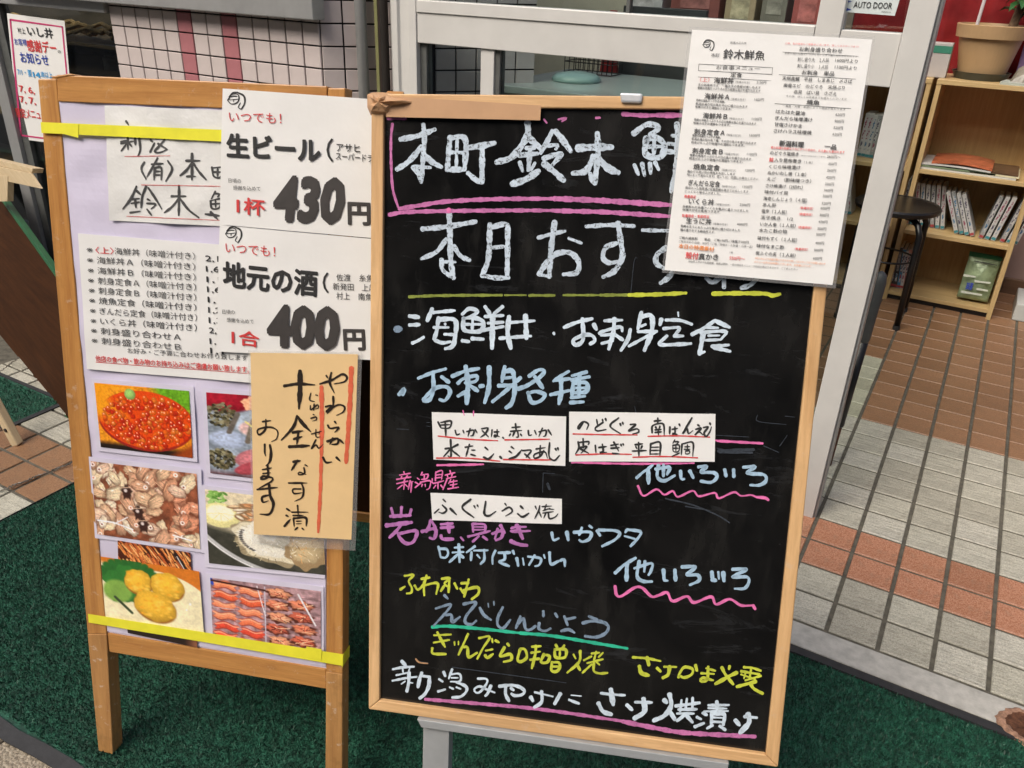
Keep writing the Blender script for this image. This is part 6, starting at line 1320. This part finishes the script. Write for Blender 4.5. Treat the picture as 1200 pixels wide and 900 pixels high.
# pot on the shelf
TERRA = mat('tan_plastic_pot', (.44, .29, .15), .5, .07, 9, 0, .1)
pot = empty('flower_pot', V(.132, 2.30, .874), 'tan plastic flower pot with a dark saucer on top of the bookshelf', 'pot')
PZ = .889; mb = MB(); mb.lathe((.132, 2.30, PZ), [(0, 0), (.078, 0), (.082, .003), (.107, .128), (.119, .129), (.124, .172), (.121, .174), (.112, .174), (.105, .15), (0, .148)], 48); mb.build('pot_body', TERRA, pot, smooth=False)
mb = MB(); mb.lathe((.132, 2.30, .8745), [(0, 0), (.088, 0), (.100, .024), (.102, .026), (.094, .026), (.084, .008), (0, .007)], 40); mb.build('saucer', mat('dark_green_saucer', (.05, .055, .045), .4, .1, 20, 0, .05), pot)
mb = MB(); mb.lathe((.132, 2.30, PZ + .150), [(0, .004), (.07, .006), (.104, 0)], 30); mb.build('soil', mat('potting_soil', (.05, .03, .02), .9, .5, 90, 0, .8), pot)
a = onY((1145, 28), 2.28); mb = MB(); mb.tube([V(a[0], 2.28, PZ + .15), V(a[0] + .012, 2.28, 1.42)], .006, 8); mb.build('white_stake', mat('white_stake', (.6, .55, .55), .4, .05, 20, 0, 0), pot)
LEAF = mat('dark_glossy_leaf', (.03, .10, .03), .3, .35, 25, 0, .1)
trunk = MB(); trunk.tube([V(.19, 2.31, PZ + .15), V(.20, 2.33, PZ + .24), V(.22, 2.33, PZ + .36)], [.016, .014, .010], 8); trunk.build('stem', mat('brown_bark', (.12, .07, .035), .8, .4, 60, 0, .8), pot)
for k in range(34):
    an = rng.uniform(0, 6.28); base = V(.21, 2.33, PZ + rng.uniform(.20, .40)); d = unit(V(math.cos(an), math.sin(an), rng.uniform(-.3, .6))); s_ = unit(np.cross(d, V(0, 0, 1))); ln = rng.uniform(.06, .12); wd = ln * .22
    mb = MB(); c_ = [base, base + d * ln * .35 + s_ * wd + V(0, 0, .01), base + d * ln * .75 + s_ * wd * .7 + V(0, 0, .004), base + d * ln - V(0, 0, .02), base + d * ln * .75 - s_ * wd * .7 + V(0, 0, .004), base + d * ln * .35 - s_ * wd + V(0, 0, .01), base + d * ln * .4 + V(0, 0, .002), base + d * ln * .75 - V(0, 0, .004)]
    mb.add(c_, [(0, 1, 6), (0, 6, 5), (1, 2, 7, 6), (6, 7, 4, 5), (2, 3, 7), (7, 3, 4)]); mb.build('leaf', LEAF, pot)
# things on the shelf top
wb = empty('white_box', onY((1096, 82), 2.22), 'small white box with a green top band beside the pot', 'box')
a = onY((1089, 84), 2.22); b_ = onY((1113, 87), 2.22)
abox('box_body', (a[0] - .04, 2.20, .8745), (b_[0] - .012, 2.26, .995), mat('white_box_card', (.46, .43, .41), .5, .05, 20, 0, .05), wb, .002); abox('green_band', (a[0] - .04, 2.1985, .960), (b_[0] - .012, 2.1995, .985), mat('green_band', (.05, .22, .15), .4, .1, 30, 0, 0), wb, 0)
mb = MB(); mb.lathe((b_[0] - .055, 2.1993, .92), [(0, 0), (.012, 0), (.012, .0001), (0, .0001)], 20); 
CLO = mat('red_vinyl_sheet', (.22, .018, .02), .25, .3, 7, 0, .3, coat=.5, bdist=.01)
mb = MB(); N_ = 40; a = onY((1075, 60), 2.50)
vs = []
for j in range(2):
    for i in range(N_ + 1): vs.append((-.75 + 1.06 * i / N_, 2.47 + .012 * math.sin(i * .9) + .006 * math.sin(i * 2.3), .86 + j * .75))
mb.add(vs, [(i, i + 1, N_ + 2 + i, N_ + 1 + i) for i in range(N_)]); mb.add([(x, y + .004, z) for x, y, z in vs], [(i, i + 1, N_ + 2 + i, N_ + 1 + i) for i in range(N_)])
tag(mb.build('red_vinyl_banner', CLO, smooth=True), 'shiny red vinyl banner hanging behind the flower pot', 'banner')
bxp = empty('printed_carton', V(.28, 2.33, .874), 'blue, yellow and pink printed carton behind the pot rim', 'box')
abox('carton_body', (.245, 2.345, .8745), (.42, 2.40, 1.13), mat('lilac_carton', (.30, .20, .38), .4, .1, 12, 0, 0), bxp, .002); abox('yellow_band', (.247, 2.3435, 1.075), (.315, 2.3445, 1.105), mat('yellow_print', (.50, .42, .10), .4, .1, 30, 0, 0), bxp, 0); abox('blue_band', (.247, 2.3435, 1.035), (.312, 2.3445, 1.068), mat('blue_print', (.12, .18, .45), .4, .3, 60, 0, 0), bxp, 0); abox('pink_band', (.316, 2.3435, 1.02), (.42, 2.3445, 1.128), mat('pink_print', (.45, .14, .30), .4, .1, 30, 0, 0), bxp, 0)
mb = MB(); vs = []; nn = 9
for j in range(nn + 1):
    for i in range(nn + 1):
        u_, v_ = i / nn, j / nn; r = math.sin(math.pi * u_) * math.sin(math.pi * v_); vs.append((.232 + .16 * u_, 2.17 + .12 * v_, .876 + .075 * r ** .5 * (1 + .35 * (rng.random() - .5))))
mb.add(vs, [(j * (nn + 1) + i, j * (nn + 1) + i + 1, (j + 1) * (nn + 1) + i + 1, (j + 1) * (nn + 1) + i) for j in range(nn) for i in range(nn)])
tag(mb.build('crumpled_bag', mat('translucent_grey_bag', (.22, .20, .16), .3, .3, 20, 0, .5)), 'crumpled grey brown plastic bag beside the flower pot', 'bag')
mb = MB(); mb.hexa([V(.205, 2.152, .8745), V(.37, 2.152, .8745), V(.37, 2.152, .882), V(.205, 2.152, .884), V(.22, 2.25, .8745), V(.38, 2.25, .8745), V(.38, 2.25, .882), V(.22, 2.25, .884)]); tag(mb.build('booklet', mat('pale_green_booklet', (.48, .52, .45), .4, .1, 40, 0, 0)), 'thin pale booklet on the shelf top in front of the crumpled bag', 'booklet')
tag(abox('white_crate', (onY((1188, 366), 2.2)[0], 2.20, .0045), (.66, 2.42, .075), mat('white_polystyrene', (.50, .52, .50), .6, .05, 30, 0, .2), bevel=.004), 'white polystyrene box on the floor beside the bookshelf', 'box')

# ---------------------------------------------------------------- stools, black pole
def stool(cx, cy, label):
    e = empty('stool', V(cx, cy, 0), label, 'stool', 'black round stools in the doorway')
    mb = MB(); mb.lathe((cx, cy, .430), [(0, 0), (.140, 0), (.150, .006), (.152, .018), (.146, .024), (.136, .021), (0, .020)], 48); mb.build('seat', BLACKM, e, smooth=False)
    for sx, sy in ((1, -1), (1, 1), (-1, -1), (-1, 1)):
        mb = MB(); X_, Y_ = cx + sx * .105, cy + sy * .11
        mb.tube([V(cx + sx * .02, cy + sy * .02, .420), V(cx + sx * .065, cy + sy * .07, .419), V(cx + sx * .090, cy + sy * .095, .405), V(X_, Y_, .37), V(X_ + sx * .004, Y_, .02)], .0115, 12); o = mb.build('leg', BLACKM, e, smooth=True)
        mb = MB(); mb.tube([V(X_ + sx * .004, Y_, .004), V(X_ + sx * .004, Y_, .022)], .0135, 10); mb.build('rubber_foot', RUBBER, o)
        o_ = o
    mb = MB(); mb.lathe((cx, cy, .25), [(.098, 0), (.102, .004), (.106, 0), (.102, -.004), (.098, 0)], 40); mb.build('stretcher_ring', BLACKM, e, smooth=True)
stool(-.010, 1.93, 'round black stool in the open doorway, standing before the comics shelf')
stool(-.36, 1.86, 'round black stool seen between the menu sheet and the door jamb')
RUST = mat('rusty_iron', (.11, .045, .022), .8, .45, 90, .2, .8)
pf = onZ((969.5, 546)); pl = empty('black_pole', V(pf[0], pf[1], .003), 'short black pole with a rusty foot standing close behind the door jamb', 'pole')
tp = onX((1035, 316), pf[0] + .0); hz_ = .42
tt = onY((1034, 318), pf[1]); top_ = V(tt[0], pf[1], tt[2])
bt = V(pf[0], pf[1], .004); d_ = top_ - bt
mb = MB(); mb.tube([bt, bt + d_ * .25], .0095, 12); mb.build('rusty_foot', RUST, pl, smooth=True)
mb = MB(); mb.tube([bt + d_ * .22, bt + d_ * .23, bt + d_ * .70], [.011, .0135, .0150], 14); mb.build('pole_sleeve', BLACKM, pl, smooth=True)
mb = MB(); mb.tube([bt + d_ * .66, bt + d_ * .68, bt + d_ * .95, bt + d_ * .985, bt + d_ * 1.0], [.014, .0165, .017, .013, .004], 14); mb.build('grey_grip', mat('dark_grey_rubber', (.055, .058, .06), .5, .15, 30, 0, .1), pl, smooth=True)
# broken patch with a rusty socket at the lower right corner
hc = onZ((1203, 856)); mb = MB(); rr = .042; vs = []; n_ = 60
rad = [rr * (1 + .05 * math.sin(k * .45) + .035 * math.sin(k * 1.7 + 1) + rng.uniform(-.03, .03)) for k in range(n_)]
for f, z in ((1.18, .0056), (1.02, .0105), (.84, .0095), (.72, .006), (.0, .0058)):
    for k in range(n_):
        a = 2 * math.pi * k / n_; vs.append((hc[0] + rad[k] * f * math.cos(a), hc[1] + rad[k] * f * math.sin(a) * .9, z + rng.uniform(-.0006, .0006)))
fs = [(r_ * n_ + k, r_ * n_ + (k + 1) % n_, (r_ + 1) * n_ + (k + 1) % n_, (r_ + 1) * n_ + k) for r_ in range(4) for k in range(n_)]
ds = MB(); ds.add(vs, fs, 0)
for i, f in enumerate(fs): ds.m[i] = 0 if i < 2 * n_ else 1
tag(ds.build('rusty_socket', [mat('chipped_rust_rim', (.30, .17, .11), .85, .5, 110, 0, .9), RUST], smooth=False), 'chipped rusty iron socket broken into the pale tiles beside the turf mat edge', 'socket')

# ---------------------------------------------------------------- leaning green edged board and its easel (left edge)
A0 = onZ((-60, 320)); B0 = onZ((96, 512)); dd = unit(B0 - A0); nn_ = unit(np.cross(dd, Z3)); 
if nn_ @ (CAM - A0) < 0: nn_ = -nn_
A0 = onZ((-40, 344))
nl = unit(nn_ + V(0, 0, .30)); Sg = Surf(A0, nl, dd)
GRE = mat('green_board_edge', (.012, .10, .035), .4, .12, 20, 0, .05)
gb = empty('leaning_board', onZ((30, 430)), 'large dark brown board with green edges leaning behind the wooden menu stand', 'board')
bar('panel', Sg, [(-40, 176), (118, 398), (118, 536), (-40, 346)], 0, -.016, BROWNP, gb, dd, 0)
bar('green_edge', Sg, [(-40, 171), (118, 393.5), (118, 398), (-40, 176)], .002, -.018, GRE, gb, dd, .001)
bar('green_edge', Sg, [(-40, 346), (118, 536), (118, 539), (-40, 349)], .002, -.018, GRE, gb, dd, .001)
ez = empty('wooden_easel', onZ((22, 522)), 'raw pale wooden easel in front of the brown board, ledge and one leg showing', 'easel')
o_ = Sg.P((0, 200), .06); Se = Surf(o_, V(-.25, -.95, .12), X3)
bar('ledge', Se, [(-30, 181), (38.5, 197.5), (37, 203), (-30, 188)], 0, -.03, RAW, ez, X3, .001)
bar('ledge_lip', Se, [(-30, 188.5), (37, 203.2), (49, 221), (-30, 204)], .004, -.004, RAW, ez, X3, .001)
bar('upright', Se, [(-8, 204.5), (11.5, 206.5), (11, 236), (-8, 236)], .006, -.012, RAW, ez, Z3, .001)
ft = onZ((21, 521), .004); up_ = onY((-45, 398), ft[1] - .0); 
mb = MB(); s_ = unit(np.cross(up_ - ft, V(0, -1, .3))) * .0135; t_ = V(0, .010, .002)
mb.hexa([ft - s_ - t_, ft + s_ - t_, up_ + s_ - t_, up_ - s_ - t_, ft - s_ + t_, ft + s_ + t_, up_ + s_ + t_, up_ - s_ + t_]); lg = mb.build('leg', RAW, ez, uvdir=up_ - ft, bevel=.003)
bp = ft + (up_ - ft) * .16 - t_; mb = MB(); mb.tube([bp + t_ * .2, bp - t_ * .25], .0058, 14); mb.build('bolt_hole', BLACKM, lg)

# ---------------------------------------------------------------- across the street (seen only as reflection)
ob = empty('opposite_building', V(0, -9, 0), 'dark shop building across the street, seen only in reflections', 'building')
OW = mat('dark_brown_facade', (.09, .08, .065), .7, .3, 2, 0, .1); PALEP = mat('pale_reflection_paint', (.6, .58, .52), .6, .1, 4, 0, .1)
abox('wall', (-16, -9.6, 0), (18, -9, 7.5), OW, ob, 0)
for i in range(9):
    x = -14 + 3.6 * i
    abox('window', (x, -8.99, 3.6), (x + 1.7, -8.9, 5.4), mat('dark_window', (.03, .035, .04), .15, .1, 3, 0, 0), ob, 0)
    abox('shutter', (x - .4, -8.99, .05), (x + 2.2, -8.92, 2.5), mat('grey_shutter_%d' % (i % 3), [(.22, .22, .21), (.05, .05, .055), (.12, .10, .08)][i % 3], .6, .2, 3, 0, .1), ob, 0)

for k, x in enumerate((-9.0, -6.6, -5.3, -2.4, -.6, 1.1, 3.9, 6.5)): abox('reflection_post', (x, -8.88, 0), (x + (.16, .5, .10, .28, .12, .35, .2, .4)[k], -8.70, (3.2, 2.6, 3.3, 2.9, 3.3, 2.5, 3.2, 3.2)[k]), PALEP, ob, 0)  # pale posts added only to put light streaks in the blackboard's reflection
abox('reflection_band', (-7.5, -8.9, 2.75), (-1.8, -8.6, 3.35), PALEP, ob, 0)  # added bright band, there for the glossy board to mirror
